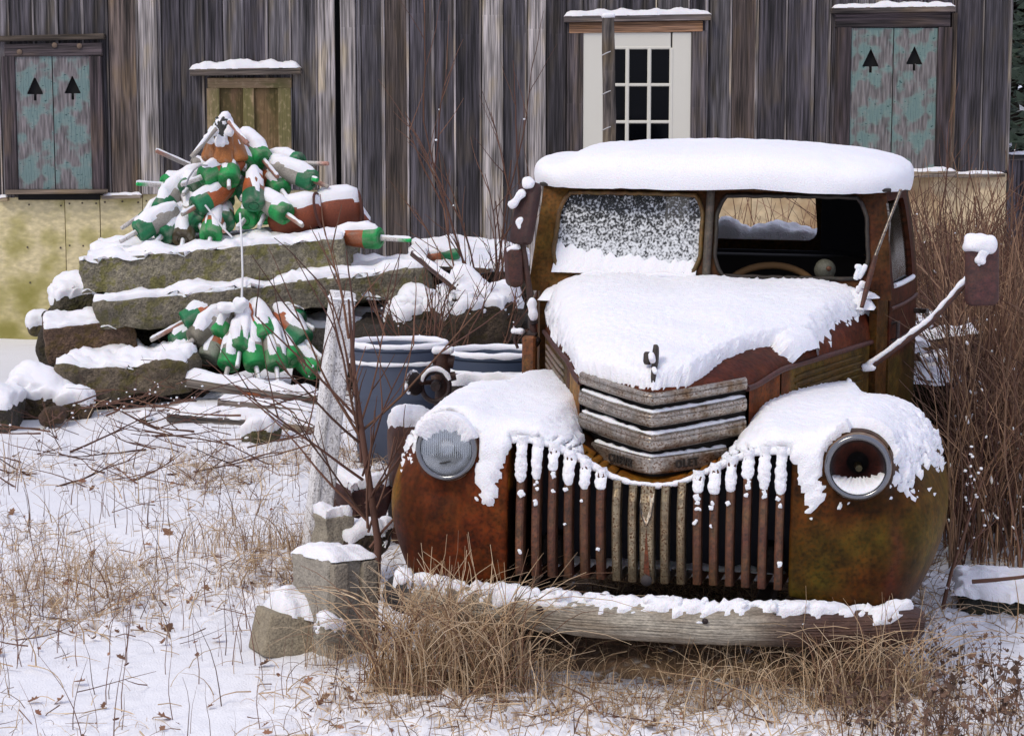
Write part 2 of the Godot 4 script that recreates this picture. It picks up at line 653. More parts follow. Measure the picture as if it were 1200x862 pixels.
	var fl := func(q, i, j):
		var x: float = p3[q] / 255.0
		var y: float = p4[q] / 255.0
		var o := Color(0.93, 0.93, 0.93)
		return o.lerp(Color(0.50, 0.48, 0.46), 0.8 * smoothstep(0.57, 0.62, y * 0.6 + x * 0.4))
	mat("flaky", Color(1, 1, 1), 0.85, tex_rgb(256, 256, fl), 3.0, bump_tex(256, 53, 0.08, 3, 4.0), 0.6)
	# snow
	var sn := bump_tex(512, 61, 0.06, 4, 9.0)
	var s := mat("snow", Color(0.945, 0.945, 0.955), 0.8, null, 4.0, sn, 0.6)
	s.subsurf_scatter_enabled = true
	s.subsurf_scatter_strength = 0.12
	mat("ground", Color(1, 1, 1), 0.85, null, 3.0, sn, 0.5)
	mat("plain", Color(1, 1, 1), 0.8)
	mat("foam", Color(1, 1, 1), 0.6, tex_rgb(256, 256, fk), 6.0, rustn, 0.4)
	mat("satin", Color(1, 1, 1), 0.45)
	mat("twig", Color(1, 1, 1), 0.9)
	mat("whitepaint", Color(0.86, 0.85, 0.80), 0.5)
	mat("black", Color(0.03, 0.03, 0.035), 0.9)
	mat("tub", Color(1, 1, 1), 0.5)
	mat("rubber", Color(0.10, 0.10, 0.11), 0.8, tex_rgb(256, 256, fk), 4.0)
	var g1 := mat("dark_glass", Color(0.02, 0.025, 0.04), 0.06)
	g1.vertex_color_use_as_albedo = false
	g1.metallic_specular = 0.25
	var g2 := mat("pane", Color(0.035, 0.042, 0.02, 0.9), 0.12)
	g2.metallic_specular = 0.25
	g2.transparency = BaseMaterial3D.TRANSPARENCY_ALPHA
	g2.vertex_color_use_as_albedo = false
	var g3 := mat("lens", Color(0.90, 0.93, 0.95, 0.13), 0.04)
	g3.transparency = BaseMaterial3D.TRANSPARENCY_ALPHA
	g3.vertex_color_use_as_albedo = false
	# frost: snow grains stuck to the glass, denser low down
	var n1 := layer(512, 256, 71, 0.03, 3)
	var n2 := layer(512, 256, 72, 0.085, 4)
	var d := PackedByteArray()
	d.resize(512 * 256 * 4)
	for j in 256:
		for i in 512:
			var q := j * 512 + i
			var y := float(j) / 256.0
			var k: float = 0.62 * n2[q] / 255.0 + 0.38 * n1[q] / 255.0
			var cov := k - (0.58 - 0.36 * pow(y, 0.8)) 
			var al := clampf(cov * 3.2 + 0.12, 0.05, 0.95)
			if y > 0.80: al = max(al, smoothstep(0.80, 0.9, y + 0.1 * (k - 0.5)))
			d[q * 4] = 222; d[q * 4 + 1] = 226; d[q * 4 + 2] = 228
			d[q * 4 + 3] = int(al * 250.0)
	var fi := Image.create_from_data(512, 256, false, Image.FORMAT_RGBA8, d)
	var fm := mat("frost", Color(1, 1, 1), 0.8, ImageTexture.create_from_image(fi))
	fm.transparency = BaseMaterial3D.TRANSPARENCY_ALPHA
	fm.vertex_color_use_as_albedo = false
	fm.texture_repeat = false

# ------------------------------------------------------------------ build
func _ready() -> void:
	rng.seed = 20240117
	noise.seed = 5
	noise.noise_type = FastNoiseLite.TYPE_SIMPLEX_SMOOTH
	noise.frequency = 1.0
	noise.fractal_type = FastNoiseLite.FRACTAL_NONE
	truck_xf = Transform3D(Basis(Vector3.UP, deg_to_rad(-12.0)) * Basis(Vector3.BACK, deg_to_rad(-0.5)), TRUCK_AT)

	var cam := Camera3D.new()
	cam.name = "camera"
	cam.position = Vector3(0, EYE, 0)
	cam.rotation = Vector3(-PITCH, 0, 0)
	cam.fov = 2.0 * rad_to_deg(atan(431.0 / FOCAL))
	cam.near = 0.1
	cam.far = 900.0
	cam.current = true
	add_child(cam)

	var env := Environment.new()
	env.background_mode = Environment.BG_SKY
	var sky := Sky.new()
	var sm := ProceduralSkyMaterial.new()
	sm.sky_top_color = Color(0.82, 0.84, 0.95)
	sm.sky_horizon_color = Color(0.855, 0.865, 0.95)
	sm.sky_curve = 0.2
	sm.ground_bottom_color = Color(0.55, 0.55, 0.6)
	sm.ground_horizon_color = Color(0.8, 0.82, 0.9)
	sm.sun_angle_max = 2.0
	sm.sky_energy_multiplier = 1.0
	sky.sky_material = sm
	env.sky = sky
	env.tonemap_mode = Environment.TONE_MAPPER_LINEAR
	env.tonemap_exposure = 1.06
	env.sdfgi_enabled = true
	env.ssao_enabled = true
	env.ssil_enabled = true
	var we := WorldEnvironment.new()
	we.name = "environment"
	we.environment = env
	add_child(we)

	var sun := DirectionalLight3D.new()
	sun.name = "sun"
	sun.light_energy = 0.5
	sun.light_color = Color(1.0, 0.96, 0.9)
	sun.light_angular_distance = 18.0
	sun.shadow_enabled = true
	sun.look_at_from_position(Vector3(-4.5, 7.0, 4.5), Vector3.ZERO)
	add_child(sun)

	make_materials()
	build_ground()
	build_barn()
	build_background()
	build_stones()
	build_truck()
	build_buoys()
	build_clutter()
	build_plants()

# ------------------------------------------------------------------ ground
func litter(x: float, z: float) -> float:
	# how much dead grass and leaf litter breaks the snow here, 0..1
	var p := Vector3(x, 0, z)
	var l := 0.0
	l += 0.36 * exp(-pow((x - 0.35) / 0.75, 2.0) - pow((z + 6.42) / 0.2, 2.0))
	l += 0.32 * exp(-pow((x - 1.2) / 0.6, 2.0) - pow((z + 6.3) / 0.4, 2.0))
	l += 0.55 * exp(-pow((x + 1.55) / 0.5, 2.0) - pow((z + 7.9) / 0.45, 2.0))
	l += 0.6 * exp(-pow((x + 1.3) / 0.7, 2.0) - pow((z + 10.6) / 0.7, 2.0))
	l += 0.5 * exp(-pow((x + 0.75) / 0.35, 2.0) - pow((z + 8.3) / 0.7, 2.0))
	l += 0.4 * exp(-pow((x + 0.3) / 0.45, 2.0) - pow((z + 6.4) / 0.35, 2.0))
	l += 0.9 * exp(-pow((x - 0.9) / 0.8, 2.0) - pow((z + 7.9) / 0.9, 2.0))
	var pat := smoothstep(-0.05, 0.5, nz(p + Vector3(4, 0, 2), 1.1) + 0.4 * nz(p, 3.1))
	l += 0.50 * pat * smoothstep(-0.2, -0.8, x) * smoothstep(6.7, 7.4, -z) * smoothstep(12.0, 10.5, -z)
	l += (0.16 + 0.30 * pat) * smoothstep(-0.9, -0.2, x) * smoothstep(6.7, 6.4, -z)
	l += 0.06 * pat
	return clampf(l + 0.2 * nz(p, 1.3), 0.0, 1.0)

func gh(x: float, z: float) -> float:
	var p := Vector3(x, 0, z)
	var h := 0.035 * nz(p, 0.6)
	h += 0.10 * exp(-pow((x + 1.4) / 1.2, 2.0) - pow((z + 12.4) / 0.9, 2.0))
	h -= 0.05 * smoothstep(13.5, 16.0, -z)
	if z < -20.0: h += 0.35 * smoothstep(20.0, 60.0, -z) * (1.0 + nz(p, 0.05))
	return h

func build_ground() -> void:
	var xs := PackedFloat32Array()
	var zs := PackedFloat32Array()
	var x := -2.1
	var left := []
	var st := 0.05
	while x > -260.0:
		x -= st; st *= 1.06; left.push_front(x)
	for a in left: xs.append(a)
	x = -2.1
	while x < 2.3:
		xs.append(x); x += 0.016
	st = 0.05
	while x < 260.0:
		xs.append(x); x += st; st *= 1.06
	var z := 12.0
	while z > -5.3:
		zs.append(z); z -= 0.5 if z > -4.6 else 0.08
	while z > -9.0:
		zs.append(z); z -= 0.016
	while z > -17.5:
		zs.append(z); z -= 0.04
	st = 0.1
	while z > -420.0:
		zs.append(z); z -= st; st *= 1.1
	var inv := truck_xf.affine_inverse()
	var m := MB.new()
	var snowc := Color(0.86, 0.865, 0.885)
	for j in zs.size():
		for i in xs.size():
			var px := xs[i]
			var pz := zs[j]
			var y := gh(px, pz)
			m.col = snowc
			if pz < -5.0 and pz > -17.0 and absf(px) < 5.0:
				var p := Vector3(px, 0, pz)
				var l := litter(px, pz)
				var n1 := nz(p, 11.0)
				var n2 := nz(p, 27.0)
				var n3 := nz(p, 55.0)
				var puff := 1.0 - absf(nz(p, 8.0)) * 1.6 - absf(n2) * 0.7
				y += (0.004 + 0.034 * max(l, 0.6 * smoothstep(-1.0, -0.3, px) * smoothstep(6.8, 6.4, -pz))) * puff + 0.012 * l * n1 + (0.0012 + 0.007 * l) * n3
				var tp := inv * Vector3(px, 0, pz)
				var under := smoothstep(0.0, 0.16, 0.90 - absf(tp.x) + 0.08 * n1) * smoothstep(0.0, 0.2, 0.16 - tp.z + 0.1 * n1) * smoothstep(-4.75, -4.5, tp.z)
				var bare := under * 1.2 + l * 0.6 + 0.45 * n2 + 0.5 * n3 - 0.72 - 0.2 * n1
				if bare > 0.0:
					m.col = snowc.lerp(Color(0.16, 0.10, 0.06).lerp(Color(0.30, 0.20, 0.12), clampf(0.5 + n3, 0, 1)), clampf(bare * 6.0, 0.0, 1.0))
					y -= 0.01
			m.vert(Vector3(px, y, pz))
	var w := xs.size()
	for j in zs.size() - 1:
		for i in w - 1:
			var a := j * w + i
			m.ix.append_array([a, a + 1, a + w + 1, a, a + w + 1, a + w])
	m.smooth()
	if m.n[w * 20 + 20].y < 0: m.flip()
	var o := part("snowy_ground", m, "ground", self)
	o.set_meta("kind", "structure")
	o.set_meta("label", "snow covered yard with dead grass and leaf litter")

# ------------------------------------------------------------------ barn
const BD := 16.5

func brect(x0: float, y0: float, x1: float, y1: float, z0: float, z1: float, dy: float = 0.0) -> Array:
	# a box on the barn wall from photo edges; z0..z1 metres in front of the wall. returns [size, transform]
	var d := BD
	var a := at(x0, (y0 + y1) * 0.5, d)
	var b := at(x1, (y0 + y1) * 0.5, d)
	var t := at((x0 + x1) * 0.5, y0, d)
	var u := at((x0 + x1) * 0.5, y1, d)
	var size := Vector3(b.x - a.x, t.y - u.y, z1 - z0)
	var c := Vector3((a.x + b.x) * 0.5, (t.y + u.y) * 0.5, -BD + (z0 + z1) * 0.5)
	return [size, Transform3D(Basis(Vector3.BACK, -atan(dy / (x1 - x0))), c)]

func wood_box(mb: MB, r: Array, col: Color, bevel: float = 0.004, horizontal: bool = false) -> void:
	mb.col = col
	mb.uvs = Vector2(1.7, 0.55)
	mb.swap = horizontal
	mb.uvo = Vector2(rf(0, 1), rf(0.36, 0.46))
	mb.box(r[0], r[1], bevel)

func board_part(called: String, r: Array, col: Color, parent: Node, horizontal: bool = false, material: String = "wood") -> MeshInstance3D:
	var m := MB.new()
	wood_box(m, r, col, 0.004, horizontal)
	return part(called, m, material, parent)

func snow_strip(r: Array, parent: Node, thick: float) -> void:
	var s: Vector3 = r[0]
	var x: Transform3D = r[1]
	x.origin += x.basis.y * s.y * 0.5
	part("snow_cap", pillow(Vector3(s.x, thick, s.z), x, int(max(10, s.x / 0.025)), 6, 0.12), "snow", parent)

func tree_hole(p: Vector2, apex: Vector2, w: float, h: float) -> float:
	var q := p - Vector2(apex.x, apex.y - h)
	var tri: float = max(-q.y, (absf(q.x) - w * (1.0 - q.y / h)) * 0.85)
	var stem: float = max(absf(q.x) - w * 0.17, absf(q.y + h * 0.14) - h * 0.2)
	return min(tri, stem)

func shutter(barn: Node, xa: float, xm: float, xb: float, yt: float, yb: float, trees: Array, tint: Color) -> Node3D:
	var o := Node3D.new()
	o.name = numbered(barn, "shutter")
	barn.add_child(o)
	var bk := MB.new()
	var br := brect(xa, yt, xb, yb, 0.027, 0.031)
	bk.box(br[0], br[1], 0.001)
	part("dark_opening", bk, "black", o)
	var k := 0
	for e in [[xa, xm - 0.6], [xm + 0.6, xb]]:
		var r := brect(e[0], yt, e[1], yb, 0.034, 0.058)
		var c: Vector3 = r[1].origin
		var s: Vector3 = r[0]
		var ap := at(trees[k][0], trees[k][1], BD)
		var hh := 21.0 * mpp(BD)
		var hw := 9.8 * mpp(BD)
		var hole := func(p): return tree_hole(p, Vector2(ap.x, ap.y), hw, hh)
		var place := func(a, b, t): return Vector3(a, b, c.z + 0.0125 - t)
		var m := holed(c.x - s.x / 2, c.x + s.x / 2, c.y - s.y / 2, c.y + s.y / 2, 0.0125, hole, place, 0.022, func(_p): return tint)
		part("board", m, "teal", o)
		k += 1
	return o

func build_barn() -> void:
	var barn := thing("weathered_barn", "weathered grey board barn with white door and green shuttered windows", "barn", Vector3.ZERO)
	var back := MB.new()
	var xl := -7.0
	var xr := at(1186, 130, BD).x
	back.box(Vector3(xr - xl, 4.6, 0.05), xf(Vector3((xl + xr) / 2, 2.2, -BD - 0.085)), 0.002)
	part("sheathing", back, "black", barn)
	var side := MB.new()
	side.col = Color(0.12, 0.11, 0.12)
	side.box(Vector3(0.06, 4.3, 7.0), xf(Vector3(xr - 0.05, 2.3, -BD - 3.6)), 0.002)
	part("side_wall", side, "wood_tri", barn)
	var roof := MB.new()
	roof.col = Color(0.2, 0.2, 0.2)
	roof.box(Vector3(xr - xl + 0.7, 0.12, 4.6), xf(Vector3((xl + xr) / 2, 5.5, -BD - 1.6), 33, 0, 0), 0.01)
	part("roof", roof, "wood_tri", barn)
	# siding: photo edges and tone: 0 dark, 1 mid, 2 pale, 3 brown
	var edges := [-330, -296, -262, -230, -196, -160, -128, -92, -60, -28, 0, 13, 42, 70, 100, 128, 163, 185.5, 190, 212, 240, 262, 287, 315, 342, 372.5, 393, 399.5, 418, 424, 452, 480, 510, 535, 565, 590, 618, 640, 664, 683, 710, 738, 770, 808, 830, 858, 889, 923, 955, 974, 1004, 1040, 1080, 1117, 1120, 1153, 1186]
	var tone := [0, 1, 0, 0, 1, 0, 0, 1, 0, 0, 1, 0, 1, 0, 0, 3, 2, 1, 0, 0, 0, 1, 0, 1, 1, 2, 9, 2, 1, 0, 3, 0, 0, 0, 2, 0, 2, 0, 0, 1, 0, 0, 1, 0, 1, 3, 0, 0, 0, 0, 1, 0, 0, 3, 0, 0]
	var cols := [Color(0.125, 0.116, 0.128), Color(0.27, 0.255, 0.26), Color(0.60, 0.56, 0.52), Color(0.21, 0.165, 0.14)]
	for k in edges.size() - 1:
		if tone[k] == 9: continue
		var x0: float = edges[k]
		var x1: float = edges[k + 1]
		var ybot := 231.5 - 0.026 * x0
		if x0 > 395 and x0 < 660: ybot = 345.0 + rf(-4, 4)
		var zp := rf(0.0, 0.012) + (0.014 if tone[k] == 2 else 0.0)
		var r := brect(x0 + 0.35, -60, x1 - 0.35, ybot, -0.018, 0.006 + zp)
		var tn: int = tone[k]
		var col: Color = cols[tn] * rf(0.72, 1.32)
		board_part("corner_board" if tone[k] == 2 else "siding_board", r, col, barn)
		# a pale weathered edge strip where the overlap has worn
		if tone[k] != 2 and rng.randf() < 0.75 and x1 - x0 > 15:
			var q := brect(x1 - rf(2.0, 4.5), -60, x1 - 0.5, ybot - rf(0, 3), 0.0, 0.012 + zp)
			board_part("batten", q, Color(0.52, 0.48, 0.46) * rf(0.6, 1.2), barn)
	# plywood skirting
	var pe := [-330, -250, -170, -90, -12, 77, 118, 168, 250, 330, 398]
	for k in pe.size() - 1:
		var x0: float = pe[k]
		var r := brect(x0 + 0.4, 230.5 - 0.026 * x0, pe[k + 1] - 0.4, 400, -0.05, -0.016 + (0.004 if k % 2 else 0.0))
		var m := MB.new()
		m.col = Color(1, 0.98, 0.94)
		m.uvs = Vector2(0.85, 0.85)
		m.uvo = Vector2(rf(0, 1), 0.52)
		m.box(r[0], r[1], 0.002)
		var pp := part("skirting_panel", m, "plywood", barn)
		var nails := MB.new()
		nails.col = Color(0.10, 0.08, 0.06)
		for ny in [240.0, 290.0, 330.0]:
			for nx in [x0 + 5, (x0 + pe[k + 1]) / 2, pe[k + 1] - 5]:
				var p := at(nx + rf(-2, 2), ny - 0.026 * x0 + rf(-1, 1), BD)
				nails.box(Vector3(0.013, 0.013, 0.01), xf(Vector3(p.x, p.y, -BD - 0.012)), 0.003)
		part("nail_heads", nails, "plain", pp)
	pe = [420, 520, 640, 760, 880, 980, 1060, 1120, 1178]
	for k in pe.size() - 1:
		var x0: float = pe[k]
		var r := brect(x0 + 0.4, 232 - 0.026 * x0, pe[k + 1] - 0.4, 400, -0.05, -0.016 + (0.004 if k % 2 else 0.0))
		var m := MB.new()
		m.col = Color(1.0, 0.96, 0.90)
		m.uvs = Vector2(0.5, 0.5)
		m.uvo = Vector2(rf(0, 1), 0.22)
		m.box(r[0], r[1], 0.002)
		part("skirting_panel", m, "plywood_clean", barn)
	for q in [[120, 166, 230], [0, 10, 233], [1118, 1177, 205]]:
		var r := brect(q[0], q[2] - 2, q[1], q[2] + 2.5, -0.02, 0.05, -1.0)
		var lg := board_part("ledge", r, Color(0.42, 0.36, 0.28), barn, true)
		snow_strip(r, lg, 0.022)
	# left shutter window
	var dark := Color(0.14, 0.11, 0.115)
	var w := Node3D.new(); w.name = "shuttered_window"; barn.add_child(w)
	used[str(barn.get_instance_id()) + "/shuttered_window"] = 1
	board_part("drip_cap", brect(-4, 41, 124, 47.5, 0.01, 0.09, -3.0), Color(0.15, 0.12, 0.09), w, true)
	board_part("frame", brect(7, 51, 121, 66, 0.008, 0.072, -1.5), dark, w, true)
	board_part("frame", brect(6, 66, 21, 226, 0.008, 0.072), dark, w)
	board_part("frame", brect(108, 66, 122, 226, 0.008, 0.072), dark * 1.15, w)
	board_part("sill", brect(9, 221.5, 127, 226.5, 0.01, 0.10, -1.0), Color(0.28, 0.22, 0.16), w, true)
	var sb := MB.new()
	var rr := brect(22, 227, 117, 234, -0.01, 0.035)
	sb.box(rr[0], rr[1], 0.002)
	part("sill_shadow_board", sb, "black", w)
	for q in [[25, 61], [66, 53], [95, 54]]:
		var p := at(q[0], q[1], BD)
		var nb := MB.new(); nb.col = Color(0.16, 0.11, 0.08)
		nb.lathe([Vector2(0.0, 0.0), Vector2(0.022, 0.0), Vector2(0.02, 0.012), Vector2(0.0, 0.014)], 10, Transform3D(axis_basis(Vector3.BACK), Vector3(p.x, p.y, -BD + 0.070)))
		part("bolt_head", nb, "plain", w)
	shutter(barn, 21.5, 64.5, 107.5, 66, 221, [[42, 89], [86, 88]], Color(0.95, 0.93, 0.95))
	# small boarded window in the middle
	var w2 := Node3D.new(); w2.name = numbered(barn, "boarded_window"); barn.add_child(w2)
	var cap := brect(225, 80, 354, 88, 0.01, 0.13, -2.0)
	var cp := board_part("drip_cap", cap, Color(0.3, 0.25, 0.2), w2, true)
	snow_strip(cap, w2, 0.06)
	board_part("frame", brect(244, 91, 342, 103, 0.02, 0.055), Color(0.85, 0.8, 0.72), w2, true, "mossy")
	board_part("frame", brect(244, 103, 258.5, 215, 0.02, 0.055), Color(0.95, 0.92, 0.85), w2, false, "mossy")
	board_part("frame", brect(327, 103, 342, 215, 0.02, 0.055), Color(0.95, 0.92, 0.85), w2, false, "mossy")
	board_part("mullion", brect(286, 103, 299, 215, 0.02, 0.05), Color(1, 0.95, 0.85), w2, false, "mossy")
	board_part("board", brect(258.5, 103, 286, 215, 0.01, 0.025), Color(0.5, 0.4, 0.32), w2, false, "mossy")
	board_part("board", brect(299, 103, 327, 215, 0.01, 0.025), Color(0.55, 0.47, 0.34), w2, false, "mossy")
	# white door
	var door := Node3D.new(); door.name = numbered(barn, "door"); barn.add_child(door)
	cap = brect(661, 18, 832, 25, 0.01, 0.11, -2.5)
	cp = board_part("drip_cap", cap, Color(0.35, 0.3, 0.28), door, true)
	snow_strip(cap, door, 0.045)
	board_part("header", brect(667, 25.5, 823, 38, 0.01, 0.06, -2.0), Color(0.62, 0.36, 0.20), door, true)
	board_part("frame", brect(664, 38, 682, 430, 0.01, 0.055), Color(0.2, 0.17, 0.17), door)
	board_part("frame", brect(808, 36, 826, 430, 0.01, 0.055), Color(0.2, 0.18, 0.18), door)
	for q in [[682.5, 38, 709, 430], [786, 38, 808, 430]]:
		var r := brect(q[0], q[1], q[2], q[3], 0.012, 0.045)
		var m := MB.new(); m.box(r[0], r[1], 0.004); part("stile", m, "whitepaint", door)
	for q in [[709.2, 38, 785.8, 56], [709.2, 186, 785.8, 430]]:
		var r := brect(q[0], q[1], q[2], q[3], 0.012, 0.044)
		var m := MB.new(); m.box(r[0], r[1], 0.004); part("rail", m, "whitepaint", door)
	for j in 3:
		for i in 3:
			var gx := 709.0 + i * 25.67
			var gy := 56.0 + j * 43.3
			var r := brect(gx + 2.0, gy + 1.5, gx + 23.6, gy + 41.5, 0.014, 0.02)
			var m := MB.new(); m.box(r[0], r[1], 0.001); part("pane", m, "dark_glass", door)
	for i in 4:
		var gx := 709.0 + i * 25.67
		var r := brect(gx - 2.2, 56, gx + 2.2, 186, 0.014, 0.05)
		var m := MB.new(); m.box(r[0], r[1], 0.006); part("muntin", m, "whitepaint", door)
		var gy := 56.0 + i * 43.3
		r = brect(709, gy - 1.8, 786, gy + 1.8, 0.014, 0.048)
		m = MB.new(); m.box(r[0], r[1], 0.006); part("muntin", m, "whitepaint", door)
	# right shutter window
	var w3 := Node3D.new(); w3.name = numbered(barn, "shuttered_window"); barn.add_child(w3)
	cap = brect(973, 8.5, 1117, 15, 0.01, 0.11, -2.0)
	cp = board_part("drip_cap", cap, Color(0.3, 0.25, 0.22), w3, true)
	snow_strip(cap, w3, 0.04)
	board_part("frame", brect(978, 15, 1112, 32, 0.008, 0.072, -1.5), dark * 0.9, w3, true)
	board_part("frame", brect(978, 32, 995, 199, 0.008, 0.072), dark * 0.9, w3)
	board_part("frame", brect(1096, 32, 1112, 199, 0.008, 0.072), dark * 0.9, w3)
	board_part("trim", brect(1112, 15, 1119, 199, 0.01, 0.045), Color(0.30, 0.22, 0.15), w3)
	cap = brect(1050, 200, 1118, 207, 0.01, 0.10, -1.0)
	cp = board_part("sill", cap, Color(0.6, 0.52, 0.42), w3, true)
	snow_strip(cap, w3, 0.03)
	shutter(barn, 995.5, 1044.5, 1095.5, 33, 198, [[1019.5, 56.5], [1070.5, 54]], Color(1.0, 1.0, 0.98))

# ------------------------------------------------------------------ beyond the barn
func conifer(p: Vector3, h: float, r: float, sd: int, label: String) -> void:
	var o := thing("spruce_tree", label, "tree", p, "dark trees beyond the barn")
	var tr := MB.new(); tr.col = Color(0.08, 0.06, 0.05)
	tr.tube([Vector3(0, -0.3, 0), Vector3(0, h * 0.5, 0), Vector3(0, h * 0.97, 0)], [h * 0.018, h * 0.011, 0.02], 7)
	part("trunk", tr, "twig", o)
	var m := MB.new()
	var g := RandomNumberGenerator.new(); g.seed = sd
	for k in int(h * 130):
		var f := pow(g.randf(), 0.8)
		var y := h * (0.08 + 0.9 * f)
		var rad := r * (1.0 - f) * (0.35 + 0.65 * g.randf()) + 0.1
		var an := g.randf() * TAU
		var d := Vector3(cos(an), 0, sin(an))
		var c := Vector3(0, y, 0) + d * rad - Vector3(0, rad * 0.25, 0)
		m.col = Color(0.035, 0.055, 0.035) * g.randf_range(0.6, 1.6)
		if g.randf() < 0.03: m.col = Color(0.7, 0.72, 0.75)
		var l := g.randf_range(0.25, 0.5)
		var sd2 := d.cross(Vector3.UP) * l * 0.4
		m.face([c - d * l * 0.5 + sd2 * 0.4, c - d * l * 0.5 - sd2 * 0.4, c + d * l * 0.6 - Vector3(0, l * 0.3, 0)], Transform3D.IDENTITY, c + Vector3(0, 1, 0))
		m.face([c + sd2 * 1.4 - Vector3(0, l * 0.2, 0), c - sd2 * 1.4 - Vector3(0, l * 0.25, 0), c + d * l * 0.35 + Vector3(0, l * 0.1, 0)], Transform3D.IDENTITY, c + Vector3(0, -1, 0))
	part("crown", m, "twig", o)

func build_background() -> void:
	var fd := 17.6
	var f := thing("board_fence", "grey board fence with snowy top rail at the barn corner", "fence")
	for k in 7:
		var a := at(1176 + k * 23, 184, fd)
		var b := at(1198 + k * 23, 400, fd)
		var m := MB.new()
		wood_box(m, [Vector3(b.x - a.x - 0.005, a.y + 0.1, 0.025), xf(Vector3((a.x + b.x) / 2, (a.y - 0.1) / 2, -fd + rf(0, 0.01)))], Color(0.2, 0.18, 0.19) * rf(0.8, 1.3))
		part("fence_board", m, "wood", f)
	var a := at(1175, 184, fd)
	var rail := [Vector3(1.3, 0.05, 0.09), xf(Vector3(a.x + 0.65, a.y, -fd))]
	var rp := board_part("top_rail", rail, Color(0.25, 0.22, 0.2), f, true)
	snow_strip(rail, rp, 0.03)
	var wo := Node3D.new(); wo.name = "far_woods"; add_child(wo)
	wo.set_meta("label", "dark woods far beyond the barn and field"); wo.set_meta("category", "woods"); wo.set_meta("kind", "stuff")
	var sc := Scatter.new()
	for k in 3:
		var m := MB.new()
		for j in 420:
			var ff := pow(rf(0, 1), 0.8)
			var rad := 0.20 * (1.0 - ff) * rf(0.35, 1.0) + 0.01
			var an := rf(0, TAU)
			var d := Vector3(cos(an), 0, sin(an))
			var c := Vector3(0, 0.05 + 0.95 * ff, 0) + d * rad
			m.col = Color(0.05, 0.06, 0.04).lerp(Color(0.10, 0.07, 0.05), float(k) * 0.4) * rf(0.6, 1.4)
			var l := rf(0.03, 0.06)
			var t := d.cross(Vector3.UP) * l * 0.6
			m.face([c - d * l + t, c - d * l - t, c + d * l - Vector3(0, l * 0.7, 0)], Transform3D.IDENTITY, c + Vector3(0, 1, 0))
		m.col = Color(0.06, 0.045, 0.04)
		m.tube([Vector3(0, -0.05, 0), Vector3(0, 0.9, 0)], [0.014, 0.003], 5)
		sc.meshes.append(m); sc.xfs.append([]); sc.cols.append([])
	for k in 420:
		var an := rf(-1.9, 1.25)
		var r := rf(48, 85)
		var p := Vector3(sin(an) * r, 0, -cos(an) * r)
		p.y = gh(p.x, p.z) - 0.3
		if absf(p.x) < 3.0 and p.z > -40: continue
		sc.add(k % 3, Transform3D(Basis(Vector3.UP, rf(0, TAU)).scaled(Vector3(1.1, 1, 1.1) * rf(8, 15)), p), Color.WHITE * rf(0.7, 1.2))
	put_scatter(sc, "trees", "twig", wo)
	conifer(Vector3(7.9, 0.0, -30.0), 9.0, 2.2, 3, "dark spruce with snow flecks nearest behind the barn's right corner")
	conifer(Vector3(10.8, 0.2, -40.0), 12.0, 2.8, 4, "taller dark spruce farther back to the right of the barn")
	conifer(Vector3(14.5, 0.4, -46.0), 13.0, 3.0, 5, "spruce at the right frame edge farthest from the barn")

# ------------------------------------------------------------------ stones
func rock_thing(called: String, label: String, cat: String, px: float, py: float, d: float, size: Vector3, rot: Vector3, r: float, amp: float, freq: float, col: Color, snow: float, ny0: float = 0.45, k: int = 18, material: String = "granite", band: float = 0.35) -> Node3D:
	# px, py: photo point of its centre at depth d
	var c := at(px, py, d)
	var o := thing(called, label, cat, c)
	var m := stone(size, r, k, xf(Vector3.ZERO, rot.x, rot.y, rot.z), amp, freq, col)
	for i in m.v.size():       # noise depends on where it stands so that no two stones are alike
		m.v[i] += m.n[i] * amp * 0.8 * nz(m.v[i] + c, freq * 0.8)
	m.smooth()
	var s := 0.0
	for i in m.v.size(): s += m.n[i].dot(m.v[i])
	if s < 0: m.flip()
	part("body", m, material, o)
	if snow > 0.0:
		var w := slope_w(m, ny0, band, 0.16, 9.0)
		part("snow_cap", snow_cover(m, w, snow, 0.004, 0.6), "snow", o)
	return o

